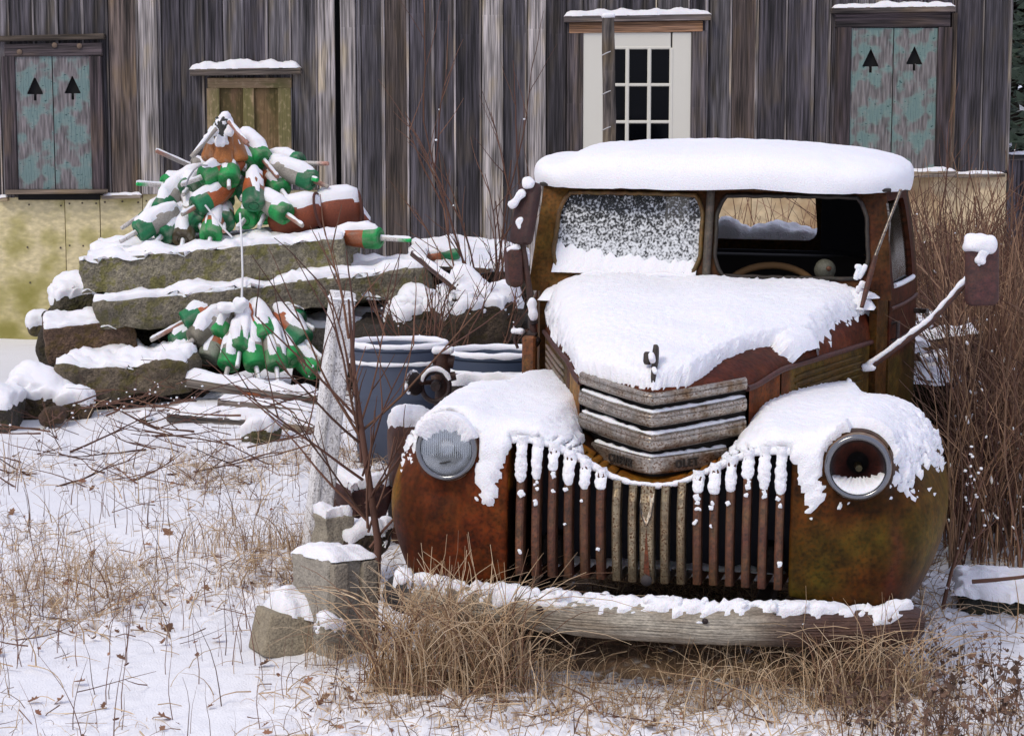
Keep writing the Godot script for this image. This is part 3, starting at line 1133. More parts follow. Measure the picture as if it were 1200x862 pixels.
func build_stones() -> void:
	var g := Color(0.62, 0.59, 0.53)
	rock_thing("stone_slab", "long granite slab on top of the stone heap carrying the buoys", "stone slab", 258, 303, 13.15, Vector3(1.60, 0.215, 0.75), Vector3(3, 0, 4.6), 0.014, 0.022, 4.0, Color(0.66, 0.63, 0.54), 0.042, 0.8, 40)
	rock_thing("stone_slab", "longest granite slab lying directly under the top slab", "stone slab", 315, 341, 13.0, Vector3(1.95, 0.17, 0.85), Vector3(2, 0, 6.0), 0.016, 0.028, 3.4, Color(0.50, 0.47, 0.40), 0.042, 0.75, 40)
	rock_thing("stone_slab", "granite slab with thick snow right of the lower buoy bunch", "stone slab", 430, 386, 12.95, Vector3(0.98, 0.17, 0.5), Vector3(4, -4, 7.0), 0.02, 0.025, 3.8, g, 0.05, 0.7, 28)
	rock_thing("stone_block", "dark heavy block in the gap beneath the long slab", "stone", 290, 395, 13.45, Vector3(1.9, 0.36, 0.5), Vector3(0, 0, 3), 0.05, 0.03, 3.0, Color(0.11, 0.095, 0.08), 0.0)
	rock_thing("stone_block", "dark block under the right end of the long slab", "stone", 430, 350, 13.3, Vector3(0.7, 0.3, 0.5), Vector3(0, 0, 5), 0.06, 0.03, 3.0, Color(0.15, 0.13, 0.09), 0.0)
	rock_thing("boulder", "round boulder under a snow cap left of the long slab", "boulder", 97, 350, 13.2, Vector3(0.36, 0.22, 0.4), Vector3(0, 10, 8), 0.10, 0.03, 4.0, Color(0.24, 0.22, 0.17), 0.05, 0.25, 18)
	rock_thing("stone_block", "reddish brown squared stone with a thin snow top", "stone", 106, 392, 12.8, Vector3(0.53, 0.225, 0.4), Vector3(6, 12, 6.5), 0.014, 0.014, 5.0, Color(0.38, 0.25, 0.19), 0.028, 0.7, 26)
	rock_thing("flat_stone", "flat mossy stone below the reddish brown block", "stone", 160, 433, 12.5, Vector3(0.80, 0.20, 0.6), Vector3(5, -6, 4), 0.05, 0.03, 3.5, Color(0.38, 0.32, 0.26), 0.04, 0.82, 26)
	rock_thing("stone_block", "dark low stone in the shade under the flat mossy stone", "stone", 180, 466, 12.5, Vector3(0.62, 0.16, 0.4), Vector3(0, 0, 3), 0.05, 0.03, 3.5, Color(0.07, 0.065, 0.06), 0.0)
	rock_thing("boulder", "low boulder buried in drifted snow left of the flat stone", "boulder", 52, 470, 12.3, Vector3(0.42, 0.26, 0.45), Vector3(0, 0, -16), 0.10, 0.03, 3.0, Color(0.19, 0.14, 0.11), 0.06, 0.25, 24)
	rock_thing("boulder", "snow capped boulder at the left frame edge", "boulder", 0, 488, 11.9, Vector3(0.24, 0.24, 0.4), Vector3(0, 0, -5), 0.06, 0.02, 3.5, Color(0.16, 0.14, 0.13), 0.06, 0.3, 20)
	rock_thing("rock", "small rock with a round snow cap in front of the flat stone", "rock", 90, 476, 12.1, Vector3(0.20, 0.12, 0.2), Vector3(0, 0, -10), 0.06, 0.02, 5.0, Color(0.24, 0.17, 0.13), 0.06, 0.2, 14)
	rock_thing("rock", "bare brown rock half sunk in the snow", "rock", 66, 485, 11.9, Vector3(0.16, 0.09, 0.2), Vector3.ZERO, 0.045, 0.02, 5.0, Color(0.22, 0.14, 0.11), 0.0)
	rock_thing("rock", "small snowy rock by the foot of the plywood skirting", "rock", 47, 382, 14.0, Vector3(0.14, 0.10, 0.2), Vector3.ZERO, 0.05, 0.015, 5.0, Color(0.3, 0.25, 0.2), 0.05, 0.0, 12)
	rock_thing("rock", "greyish mossy rock beside the white post in snowy litter", "rock", 308, 509, 11.3, Vector3(0.20, 0.10, 0.2), Vector3(0, 0, 4), 0.05, 0.025, 5.0, Color(0.30, 0.28, 0.2), 0.05, 0.35, 14)
	rock_thing("rock", "little olive rock among twigs below the buoy bunch", "rock", 167, 502, 11.8, Vector3(0.12, 0.09, 0.14), Vector3(0, 0, 20), 0.04, 0.02, 6.0, Color(0.20, 0.19, 0.10), 0.03, 0.6, 12)
	rock_thing("snowy_slab", "wide low slab smothered in snow behind the blue tubs", "stone slab", 548, 314, 13.7, Vector3(0.78, 0.14, 0.7), Vector3(8, 0, -3), 0.04, 0.03, 3.0, Color(0.14, 0.11, 0.09), 0.06, 0.5, 24)
	rock_thing("boulder", "big boulder under deep snow above the right tub", "boulder", 562, 366, 12.2, Vector3(0.46, 0.34, 0.5), Vector3(0, 0, -14), 0.16, 0.05, 3.2, Color(0.18, 0.13, 0.10), 0.045, 0.38, 24)
	rock_thing("boulder", "snow buried boulder between the long slab and the truck", "boulder", 492, 372, 12.6, Vector3(0.34, 0.26, 0.4), Vector3(0, 0, 10), 0.12, 0.05, 3.6, Color(0.14, 0.11, 0.09), 0.045, 0.4, 20)
	rock_thing("clay_fragment", "broken terracotta piece poking from the snow above the right tub", "pottery", 560, 388, 12.08, Vector3(0.18, 0.12, 0.14), Vector3(0, 0, 32), 0.03, 0.01, 6.0, Color(0.50, 0.17, 0.07), 0.03, 0.7, 12, "rust")
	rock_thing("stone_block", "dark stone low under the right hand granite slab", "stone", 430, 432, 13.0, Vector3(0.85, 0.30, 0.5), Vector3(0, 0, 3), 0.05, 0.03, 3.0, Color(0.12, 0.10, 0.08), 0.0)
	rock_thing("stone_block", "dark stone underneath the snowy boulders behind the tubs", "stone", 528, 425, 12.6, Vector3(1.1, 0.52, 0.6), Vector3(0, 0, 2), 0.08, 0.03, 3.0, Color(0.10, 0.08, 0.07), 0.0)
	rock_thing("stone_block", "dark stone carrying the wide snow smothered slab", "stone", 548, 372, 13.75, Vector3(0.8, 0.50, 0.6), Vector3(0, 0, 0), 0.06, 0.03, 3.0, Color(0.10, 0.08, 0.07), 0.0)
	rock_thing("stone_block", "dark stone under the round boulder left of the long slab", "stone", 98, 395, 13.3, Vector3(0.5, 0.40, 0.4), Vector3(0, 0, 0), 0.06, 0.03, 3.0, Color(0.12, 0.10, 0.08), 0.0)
	# cinder blocks and the block at the foot of the white post
	var hb := thing("concrete_block", "hollow grey concrete block standing on end by the bumper", "concrete block", Vector3(-0.60, 0.12, -7.02))
	var b := MB.new(); b.col = Color(0.62, 0.59, 0.53)
	var q := xf(Vector3.ZERO, -2, 36, -1.5)
	b.rbox(Vector3(0.19, 0.42, 0.235), 0.008, 18, q)
	for i in b.v.size(): b.v[i] += b.n[i] * 0.004 * nz(b.v[i], 20.0)
	part("body", b, "concrete", hb)
	for e in [-0.05, 0.05]:
		var rb := MB.new(); rb.col = Color(0.55, 0.50, 0.42)
		rb.rbox(Vector3(0.06, 0.40, 0.035), 0.008, 6, q * xf(Vector3(e * 1.15, 0.0, 0.13)))
		part("end_rib", rb, "concrete", hb)
	part("snow_cap", pillow(Vector3(0.188, 0.032, 0.25), q * xf(Vector3(0, 0.209, 0.008)), 24, 24, 0.05), "snow", hb)
	var lb := thing("concrete_block", "lower tan concrete block sunk beside the standing one", "concrete block", Vector3(-0.73, 0.05, -7.02))
	b = MB.new(); b.col = Color(0.60, 0.53, 0.40)
	q = xf(Vector3.ZERO, -4, 24, -14)
	b.rbox(Vector3(0.26, 0.15, 0.18), 0.008, 14, q)
	part("body", b, "concrete", lb)
	part("snow_cap", pillow(Vector3(0.24, 0.085, 0.19), q * xf(Vector3(0.02, 0.07, 0)), 18, 12, 0.1), "snow", lb)
	rock_thing("broken_block", "small broken block with a snow hat at the foot of the white post", "concrete block", 391, 628, 7.95, Vector3(0.12, 0.17, 0.12), Vector3(0, 30, 3), 0.012, 0.012, 9.0, Color(0.60, 0.56, 0.47), 0.03, 0.6, 12, "concrete")
	rock_thing("concrete_chunk", "snowy chunk leaning on the front of the standing concrete block", "concrete", 388, 742, 6.78, Vector3(0.11, 0.06, 0.07), Vector3(0, 20, -20), 0.02, 0.015, 9.0, Color(0.5, 0.46, 0.38), 0.025, 0.3, 10, "concrete")
	# stone trough at the right edge
	var tr := thing("stone_trough", "low dark stone trough heaped with snow at the right edge", "trough", at(1180, 712, 7.6))
	b = stone(Vector3(0.40, 0.20, 0.32), 0.03, 16, xf(Vector3(0.03, -0.02, 0), 0, -8, -3), 0.015, 5.0, Color(0.13, 0.14, 0.13))
	part("body", b, "granite", tr)
	b = pillow(Vector3(0.46, 0.05, 0.34), xf(Vector3(0.03, 0.075, 0), 4, -8, -3), 36, 26, 0.12)
	part("snow_cap", b, "snow", tr)

# ------------------------------------------------------------------ truck
func sp(x: float, n: float) -> float:
	return pow(absf(x), n)

func slot_top(x: float) -> float:
	var a := absf(x)
	return 0.632 + 0.125 * smoothstep(0.02, 0.40, a)

func front_sdf(x: float, y: float, z: float) -> float:
	# fender bulb
	var rx := 0.395
	if x > 0.545: rx -= 0.10 * pow(clampf((0.56 - y) / 0.30, 0.0, 1.0), 1.6)
	var a := absf(x - 0.545) / rx
	var b := absf(y - 0.34) / 0.465
	var c := absf(z + 0.52) / 0.68
	var q: float = pow(pow(a, 3.8) + pow(b, 2.5) + pow(c, 3.2), 0.33)
	var d := (q - 1.0) * 0.42
	# headlamp pod
	var r := Vector2(x - 0.65, y - 0.728).length() - 0.105
	var cap: float = max(z - 0.115, -0.45 - z)
	var pod: float = max(r, cap)
	if r > -0.05 and cap > -0.05: pod = Vector2(max(r + 0.03, 0.0), max(cap + 0.03, 0.0)).length() - 0.03
	d = smin(d, pod, 0.07)
	# apron between the fenders
	var top = 0.650 + 0.140 * smoothstep(0.02, 0.46, absf(x)) + 0.42 * max(0.0, 0.12 - z) * smoothstep(0.28, 0.45, absf(x))
	top = min(top, 0.795)
	var fr := 0.165 - 0.10 * x * x
	fr -= 0.16 * sp(max(0.0, 0.55 - y) / 0.3, 2.0) * 0.35
	var e: float = -smin(-(y - top) * 0.9, -(z - fr), 0.09)
	e = max(e, x - 0.56)
	d = smin(d, e, 0.09)
	d = max(d, 0.27 + 0.05 * (1.0 - clampf((x - 0.4) / 0.3, 0.0, 1.0)) - y)
	return max(d, -1.15 - z)

func front_cut(x: float, y: float, z: float) -> float:
	var d := front_sdf(x, y, z)
	var o: float = max(max(x - 0.448, y - slot_top(x)), -0.32 - z)
	var bk: float = max(Vector2(x - 0.65, y - 0.728).length() - 0.091, -0.05 - z)
	return max(d, -min(o, bk))

func front_z(x: float, y: float) -> float:
	var a := -0.3
	var b := 0.4
	for i in 18:
		var mid := (a + b) * 0.5
		if front_sdf(absf(x), y, mid) < 0: a = mid
		else: b = mid
	return a

func hood_hw(v: float) -> float:
	return lerpf(0.272, 0.632, pow(v, 0.92))

func hood_pt(u: float, v: float) -> Vector3:
	var a := absf(u)
	var zf := 0.078 - 0.245 * pow(a, 1.25)
	var z := lerpf(zf, -1.30 - 0.06 * a * a, v)
	var yc := 0.928 + 0.197 * pow(v, 0.62)
	var ye := 0.920 + 0.033 * smoothstep(0.0, 0.25, v)
	var y := ye + (yc - ye) * pow(max(0.0, 1.0 - pow(a, lerpf(3.0, 7.5, v))), lerpf(0.60, 0.50, v))
	return Vector3(u * hood_hw(v), y, z)

func side_x(z: float) -> float:
	return hood_hw(clampf((-0.17 - z) / 1.19, 0.0, 1.0))

func cab_plan(s: float) -> Vector2:   # s metres from the windshield corner back along one side
	var pts := [Vector2(0.640, -1.31), Vector2(0.675, -1.44), Vector2(0.712, -1.64), Vector2(0.745, -1.9), Vector2(0.762, -2.15), Vector2(0.762, -2.34), Vector2(0.735, -2.45), Vector2(0.66, -2.515), Vector2(0.5, -2.54), Vector2(0.25, -2.55), Vector2(0.0, -2.555)]
	for i in pts.size() - 1:
		var l: float = (pts[i + 1] - pts[i]).length()
		if s <= l or i == pts.size() - 2: return pts[i].lerp(pts[i + 1], clampf(s / l, 0.0, 1.0))
		s -= l
	return pts[-1]

func cab_side(sgn: float, s: float, y: float, inset: float) -> Vector3:
	var p := cab_plan(s)
	var q := cab_plan(s + 0.02)
	var p0 := cab_plan(max(0.0, s - 0.02))
	var tn := (q - p0).normalized()
	var nrm := Vector2(-tn.y, tn.x)
	if nrm.dot(p - Vector2(0, -1.9)) < 0: nrm = -nrm
	var k := 1.0 - 0.075 * pow(max(0.0, (y - 1.08) / 0.42), 1.5)
	p -= nrm * inset
	return Vector3(sgn * p.x * k + 0.0, y, -1.9 + (p.y + 1.9) * k)

func rust_col(p: Vector3, base: Color) -> Color:
	var a := 0.5 + 0.5 * nz(p, 3.0)
	var b := 0.5 + 0.5 * nz(p + Vector3(5, 2, 1), 9.0)
	return base * (0.65 + 0.7 * a) * (0.85 + 0.3 * b)

func fender_col(p: Vector3, right: bool) -> Color:
	var a := nz(p, 2.6)
	var b := nz(p + Vector3(3, 8, 2), 7.0)
	var c := Color(0.235, 0.066, 0.016) if not right else Color(0.17, 0.072, 0.014)
	c = c * (0.85 + 0.5 * a + 0.25 * b)
	var drip := nz(Vector3(p.x * 26.0, p.y * 1.6, p.z * 26.0), 1.0)
	c = c * (1.0 + 0.30 * drip * smoothstep(0.75, 0.45, p.y))
	if not right:
		c = c.lerp(Color(0.055, 0.024, 0.012), clampf(0.25 * a + 0.6 * b, 0.0, 0.5))
		var e := smoothstep(0.83, 0.89, absf(p.x) + 0.03 * b) * (1.0 - smoothstep(0.905, 0.935, absf(p.x) + 0.02 * a))
		c = c.lerp(Color(0.55, 0.32, 0.02), e * 0.85 * clampf(0.9 + a, 0, 1))
	else:
		c = c.lerp(Color(0.11, 0.088, 0.012), clampf(0.35 + 1.3 * a, 0.0, 0.85))
		var e := smoothstep(0.84, 0.90, absf(p.x) + 0.03 * b)
		c = c.lerp(Color(0.24, 0.16, 0.025), e * 0.8)
		var st := exp(-pow((absf(p.x) - 0.775 + 0.02 * b) / 0.03, 2.0)) * (1.0 - smoothstep(0.5, 0.62, p.y))
		c = c.lerp(Color(0.16, 0.05, 0.035), st * 0.7)
	return c

func build_truck() -> void:
	var t := thing("pickup_truck", "rusted vintage pickup truck with snow on hood, roof and fenders", "truck")
	t.transform = truck_xf
	# ---- front sheet metal from one solid: fenders and the shell round the grille
	var full := nets(Vector3(-0.0065, 0.24, -1.2), Vector3(0.99, 0.98, 0.26), 0.0125, front_cut)
	for side in [-1, 1]:
		var right: bool = side > 0
		var f := submesh(full, func(m): return m.x > 0.449, not right)
		for i in f.v.size(): f.c[i] = fender_col(f.v[i], right)
		var o := part("fender", f, "rust_smooth", t)
		o.set_meta("label", "olive and brown fender" if right else "orange brown fender with yellow edge")
		# snow: lies on top, clings low on the front and runs on over the shell to the middle
		var hf := submesh(full, func(_m): return true, not right)
		var w := PackedFloat32Array()
		w.resize(hf.v.size())
		for i in hf.v.size():
			var p := hf.v[i]
			var ax := absf(p.x)
			var nn := hf.n[i]
			var low: float
			if right: low = lerpf(0.60, 0.67, smoothstep(0.50, 0.58, ax)) + 0.03 * smoothstep(0.78, 0.90, ax)
			else: low = lerpf(0.565, 0.70, smoothstep(0.52, 0.61, ax))
			var ww := (p.y - low) * 7.0 + 0.5 * nz(p, 13.0) + 0.5 * nz(p, 48.0)
			ww = min(ww, (nn.y + 0.28) * 3.0 + 0.35 * nz(p, 45.0))
			if nn.z < 0.2: ww = min(ww, (nn.y - 0.10) * 4.0)
			var dl := Vector2(ax - 0.65, p.y - 0.728)
			if p.z > 0.02 and dl.length() < 0.108 and (dl.y < 0.055 or right): ww = -1.0
			if p.z > 0.02 and dl.y < -0.02: ww = min(ww, (dl.length() - 0.115) * 25.0 + 0.3 * nz(p, 30.0))
			# over the shell
			var w2: float = (p.y - slot_top(p.x) + 0.004) * 40.0 + 0.3 * nz(p, 30.0)
			w2 = min(w2, (nn.y + 0.5) * 4.0)
			var tongue := (p.y - 0.632 - 0.30 * ax) * 30.0
			if p.z > -0.05: w2 = min(w2, 1.0 - max(0.0, tongue) * 1.6 * (1.0 - smoothstep(0.10, 0.17, ax)))
			w2 = min(w2, (ax - 0.215) * 14.0 + 0.35 * nz(p, 22.0) - max(0.0, 0.05 - p.z) * 4.0 * (1.0 - smoothstep(0.25, 0.33, ax)))
			if p.z < 0.0 and ax < 0.449 and (p.y < slot_top(p.x) + 0.02): w2 = -1.0
			w[i] = lerpf(w2, ww * 1.3, smoothstep(0.40, 0.50, ax)) if ax > 0.449 or p.y > 0.74 else w2
		part("snow_cap", snow_cover(hf, w, 0.033, 0.004, 0.45), "snow", o)
	var shell := MB.new()
	for mir in [false, true]:
		var h := submesh(full, func(m): return m.x <= 0.449, mir)
		var off := shell.v.size()
		shell.v.append_array(h.v); shell.n.append_array(h.n); shell.t.append_array(h.t)
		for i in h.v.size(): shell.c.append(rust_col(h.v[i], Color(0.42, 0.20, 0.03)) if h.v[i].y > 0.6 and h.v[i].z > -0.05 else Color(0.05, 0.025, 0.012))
		for i in h.ix: shell.ix.append(i + off)
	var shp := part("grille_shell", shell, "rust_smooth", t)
	# the thin line of snow along the rim over the bars
	var rim := MB.new()
	var rpts := []
	var rrad := []
	for j in 121:
		var x := lerpf(-0.45, 0.45, j / 120.0)
		var y := slot_top(x)
		rpts.append(Vector3(x, y + 0.008 + 0.003 * nz(Vector3(x, 3, 1), 12.0), front_z(x, y + 0.006) - 0.003))
		rrad.append((0.009 + 0.004 * smoothstep(0.12, 0.25, absf(x))) * (1.0 + 0.35 * nz(Vector3(x, 5, 2), 16.0) + 0.25 * nz(Vector3(x, 5, 2), 50.0)))
	rim.tube(rpts, rrad, 9)
	part("snow_line", rim, "snow", shp)
	# ---- vertical grille bars with their own snow
	for k in range(-8, 9):
		var x := k * 0.0515 + (0.004 if k != 0 else 0.0)
		var yt := slot_top(x) + 0.006
		var yb := 0.30
		var pts := []
		var m := MB.new()
		var hw := 0.0125 if k != 0 else 0.022
		var n := 14
		var prof := []
		for j in n + 1:
			var y := lerpf(yb, yt, float(j) / n)
			prof.append(Vector3(x, y, front_z(x, min(y, yt - 0.02)) - 0.004))
		var chrome: bool = absf(k) <= 2
		for j in n:
			var lo: Vector3 = prof[j]
			var hi: Vector3 = prof[j + 1]
			var cr := (0.5 + 0.5 * nz(lo, 6.0))
			if chrome: m.col = Color(0.80, 0.72, 0.52).lerp(Color(0.36, 0.20, 0.08), cr * 0.6)
			else: m.col = Color(0.17, 0.07, 0.035).lerp(Color(0.30, 0.17, 0.08), cr * 0.6)
			var A := func(p, dx, dz): return p + Vector3(dx, 0, dz)
			var c := (lo + hi) * 0.5 - Vector3(0, 0, 0.03)
			var e := 0.005
			m.face([A.call(lo, -hw + e, 0), A.call(lo, hw - e, 0), A.call(hi, hw - e, 0), A.call(hi, -hw + e, 0)], Transform3D.IDENTITY, c)
			for s in [-1, 1]:
				m.face([A.call(lo, s * (hw - e), 0), A.call(lo, s * hw, -e), A.call(hi, s * hw, -e), A.call(hi, s * (hw - e), 0)], Transform3D.IDENTITY, c)
				m.face([A.call(lo, s * hw, -e), A.call(lo, s * hw, -0.055), A.call(hi, s * hw, -0.055), A.call(hi, s * hw, -e)], Transform3D.IDENTITY, c)
		var bo := part("grille_bar", m, "chrome" if chrome else "rust", t)
		if k == 0:
			var cm := MB.new(); cm.col = Color(0.75, 0.72, 0.66)
			var cz := front_z(0, 0.55)
			var poly := [Vector2(-0.02, 0.64), Vector2(0.02, 0.64), Vector2(0.021, 0.59), Vector2(0.016, 0.55), Vector2(0.0, 0.515), Vector2(-0.016, 0.55), Vector2(-0.021, 0.59)]
			var fr := []
			for q in poly: fr.append(Vector3(q.x, q.y, front_z(0, q.y) + 0.003))
			cm.face(fr, Transform3D.IDENTITY, Vector3(0, 0.58, cz - 0.1))
			part("crest", cm, "chrome", bo)
			var cl := MB.new(); cl.col = Color(0.06, 0.05, 0.04)
			var lp := []
			var lr := []
			for q in [Vector2(-0.021, 0.59), Vector2(-0.016, 0.55), Vector2(0.0, 0.513), Vector2(0.016, 0.55), Vector2(0.021, 0.59)]:
				lp.append(Vector3(q.x, q.y, front_z(0, q.y) + 0.003)); lr.append(0.0022)
			cl.tube(lp, lr, 5)
			part("crest_edge", cl, "plain", bo)
			var st := MB.new(); st.col = Color(0.30, 0.09, 0.03)
			var a1 := Vector3(0, 0.512, front_z(0, 0.51) + 0.001)
			var b1 := Vector3(-0.009, 0.36, front_z(0, 0.36) + 0.001)
			var b2 := Vector3(0.011, 0.35, front_z(0, 0.36) + 0.001)
			st.face([a1, b1, b2], Transform3D.IDENTITY, Vector3(0, 0.4, -0.2))
			part("rust_streak", st, "rust", bo)
			var ck := MB.new(); ck.col = Color(0.05, 0.04, 0.04)
			ck.lathe([Vector2(0, 0), Vector2(0.018, 0), Vector2(0.018, 0.012), Vector2(0, 0.013)], 12, Transform3D(axis_basis(Vector3.BACK), Vector3(0, 0.335, front_z(0, 0.335) - 0.003)))
			part("crank_hole", ck, "plain", bo)
		elif absf(k) >= 3:
			# snow hanging down the upper end of the outer bars
			var sm2 := MB.new()
			var yl := yt - (0.03 + 0.045 * sin(k * 2.1) * sin(k * 2.1) + 0.013 * absf(k - 3 if k > 0 else k + 3))
			if absf(k) == 3: yl = yt - 0.05
			var strip := func(u, v):
				var a: float = u * 2.0 - 1.0
				var y := lerpf(yt + 0.02, yl, v)
				var q := Vector3(x * 7.0, y, 2.0)
				var wid: float = (0.0185 + 0.003 * nz(q, 22.0) + 0.003 * nz(q + Vector3(signf(a) * 3.0, 0, 0), 60.0)) * (1.0 - 0.5 * pow(v, 10.0))
				var th: float = (0.010 + 0.004 * nz(q, 30.0) + 0.004 * nz(q + Vector3(a, 0, 0), 70.0)) * pow(max(0.0, 1.0 - pow(absf(a), 3.0)), 0.6) * pow(max(0.0, 1.0 - pow(v, 5.0)), 0.6)
				return Vector3(x + a * wid, y, front_z(x, min(y, yt - 0.012)) - 0.005 * absf(a) - 0.002 + th)
			sm2.grid(8, 36, strip)
			if sm2.n[150].z < 0: sm2.flip()
			for e in 5:
				if rf(0, 1) < 0.55:
					var y := yl - pow(rf(0, 1), 1.6) * (0.05 if e < 3 else 0.22) - 0.004
					var sz := rf(0.005, 0.010)
					var st0 := sm2.v.size()
					sm2.rbox(Vector3(sz * rf(1.2, 2.4), sz * rf(1.0, 2.6), sz * 0.9), sz * 0.45, 5, xf(Vector3(x + rf(-0.007, 0.007), y, front_z(x, y) + 0.001), 0, 0, rf(-30, 30)))
					for q2 in range(st0, sm2.v.size()): sm2.v[q2] += sm2.n[q2] * 0.003 * nz(sm2.v[q2], 90.0)
			part("snow_strip", sm2, "snow", bo, "stuff")
	var rad := MB.new(); rad.col = Color(0.05, 0.05, 0.06)
	rad.box(Vector3(0.88, 0.42, 0.03), xf(Vector3(0, 0.50, -0.28)), 0.004)
	part("radiator", rad, "plain", t)
	part("snow_on_radiator_ledge", pillow(Vector3(0.86, 0.03, 0.12), xf(Vector3(0, 0.292, -0.20)), 40, 10, 0.1), "snow", t)
	# ---- head lamps
	for side in [-1, 1]:
		var lamp := Node3D.new()
		lamp.name = numbered(t, "headlamp")
		t.add_child(lamp)
		lamp.position = Vector3(side * 0.65, 0.728, 0.118)
		lamp.basis = bas(-3, side * 3, 0).scaled(Vector3.ONE * 0.92)
		var fb := Transform3D(axis_basis(Vector3.BACK), Vector3.ZERO)
		var m := MB.new(); m.col = Color(0.75, 0.74, 0.72)
		var pr := []
		for j in 13:
			var an := PI * 2.0 * j / 12.0
			pr.append(Vector2(0.101 + 0.010 * cos(an), 0.036 + 0.012 * sin(an)))
		m.lathe(pr, 40, fb)
		part("rim", m, "ring", lamp)
		m = MB.new(); m.col = Color(0.35, 0.26, 0.18)
		m.lathe([Vector2(0.112, -0.06), Vector2(0.114, 0.018), Vector2(0.108, 0.03)], 40, fb)
		part("bezel", m, "rust", lamp)
		if side < 0:
			m = MB.new(); m.col = Color(0.9, 0.9, 0.9)
			m.lathe([Vector2(0.0, -0.06), Vector2(0.05, -0.045), Vector2(0.085, -0.005), Vector2(0.095, 0.025)], 36, fb)
			m.flip()
			part("reflector", m, "mirror", lamp)
			# fluted lens
			m = MB.new()
			var lens := func(u, v):
				var x := 0.097 * sin((u - 0.5) * PI)
				var h := sqrt(max(0.0, 0.097 * 0.097 - x * x))
				var y := lerpf(-h, h, v)
				return Vector3(x, y, 0.046 - 1.1 * (x * x + y * y) + 0.0022 * sin(u * 150.0) * smoothstep(-0.03, 0.0, y) + 0.003 * sin(y * 90.0))
			m.grid(140, 24, lens)
			if m.n[141 * 12 + 70].z < 0: m.flip()
			part("lens", m, "lens", lamp)
			var lb := MB.new(); lb.col = Color(0.03, 0.03, 0.03)
			lb.tube([Vector3(-0.02, -0.05, 0.046), Vector3(0.0, -0.047, 0.048), Vector3(0.02, -0.04, 0.047)], [0.002, 0.004, 0.002], 5)
			part("lens_mark", lb, "plain", lamp)
			var rb := MB.new(); rb.col = Color(0.9, 0.92, 0.95)
			for k in 25:
				var x := lerpf(-0.088, 0.088, k / 24.0)
				var h := sqrt(max(0.0, 0.092 * 0.092 - x * x))
				var y0: float = max(-h, -0.028 + 0.004 * sin(k * 1.7))
				var rp := []
				for j in 7:
					var y := lerpf(y0, h, j / 6.0)
					rp.append(Vector3(x, y, 0.0465 - 1.1 * (x * x + y * y)))
				rb.tube(rp, [0.0005, 0.0019, 0.0021, 0.0021, 0.0021, 0.0019, 0.0005], 6)
			part("lens_ribs", rb, "ribs", lamp, "stuff")
			var bs := MB.new()
			var brow := func(u, v):
				var an := lerpf(0.12, 0.88, u) * PI
				var rr := lerpf(0.066 + 0.012 * nz(Vector3(u * 3, 1, 2), 3.0), 0.120 + 0.012 * sin(PI * u), min(v * 1.5, 1.0))
				var dz = 0.03 * sin(PI * min(v * 0.8, 1.0)) * pow(sin(PI * u), 0.4) - 0.12 * max(0.0, v - 0.66)
				return Vector3(rr * cos(an), rr * sin(an), 0.040 + dz + 0.003 * nz(Vector3(u * 5, v * 2, 3), 8.0))
			bs.grid(60, 18, brow)
			if bs.n[200].z < 0: bs.flip()
			part("snow_brow", bs, "snow", lamp)
		else:
			m = MB.new(); m.col = Color(0.20, 0.06, 0.03)
			m.lathe([Vector2(0.0, -0.13), Vector2(0.035, -0.12), Vector2(0.04, -0.085), Vector2(0.07, -0.06), Vector2(0.09, -0.01), Vector2(0.096, 0.03)], 36, fb, [Color(0.02, 0.02, 0.02), Color(0.03, 0.03, 0.03), Color(0.10, 0.03, 0.02), Color(0.16, 0.05, 0.03), Color(0.06, 0.06, 0.08), Color(0.10, 0.12, 0.15)])
			m.flip()
			part("lamp_bucket", m, "rust", lamp)
			m = MB.new(); m.col = Color(0.15, 0.13, 0.05)
			m.tube([Vector3(0, -0.01, -0.11), Vector3(0.004, -0.015, -0.06)], [0.014, 0.012], 8)
			part("bulb_socket", m, "rust", lamp)
			m = MB.new()
			var drift := func(u, v):
				var an := lerpf(1.12, 1.93, u) * PI
				var k := sin(PI * u)
				var rr := lerpf(0.094, 0.094 - 0.05 * pow(k, 0.6) - 0.008 * nz(Vector3(u * 4, 2, 2), 4.0), v)
				return Vector3(rr * cos(an), rr * sin(an), 0.034 - 0.07 * v * v + 0.003 * nz(Vector3(u * 5, v, 7), 7.0))
			m.grid(40, 10, drift)
			if m.n[200].z < 0: m.flip()
			part("snow_drift", m, "snow", lamp)
	# ---- chrome nose: horizontal bars that wrap the V
	var nose := MB.new(); nose.col = Color(0.03, 0.025, 0.02)
	var nf := func(u, v):
		var a: float = u * 2.0 - 1.0
		return Vector3(a * 0.268, lerpf(0.635, 0.93, v), 0.035 - 0.245 * pow(absf(a), 1.2))
	nose.grid(30, 4, nf)
	part("nose_core", nose, "plain", t)
	var bars := [[0.905, 0.042, 1.0], [0.838, 0.048, 1.0], [0.764, 0.056, 1.0], [0.693, 0.056, 0.80]]
	for bi in bars.size():
		var bb: Array = bars[bi]
		var m := MB.new()
		var sect := [Vector2(-0.03, 0.30), Vector2(0.0, 0.5), Vector2(0.016, 0.40), Vector2(0.020, 0.22), Vector2(0.015, 0.17), Vector2(0.021, 0.10), Vector2(0.020, -0.22), Vector2(0.013, -0.42), Vector2(-0.004, -0.5), Vector2(-0.03, -0.35)]
		if bi == 3: sect = [Vector2(-0.03, 0.3), Vector2(0.008, 0.5), Vector2(0.018, 0.44), Vector2(0.020, 0.3), Vector2(0.020, -0.3), Vector2(0.017, -0.46), Vector2(0.004, -0.5), Vector2(-0.03, -0.4)]
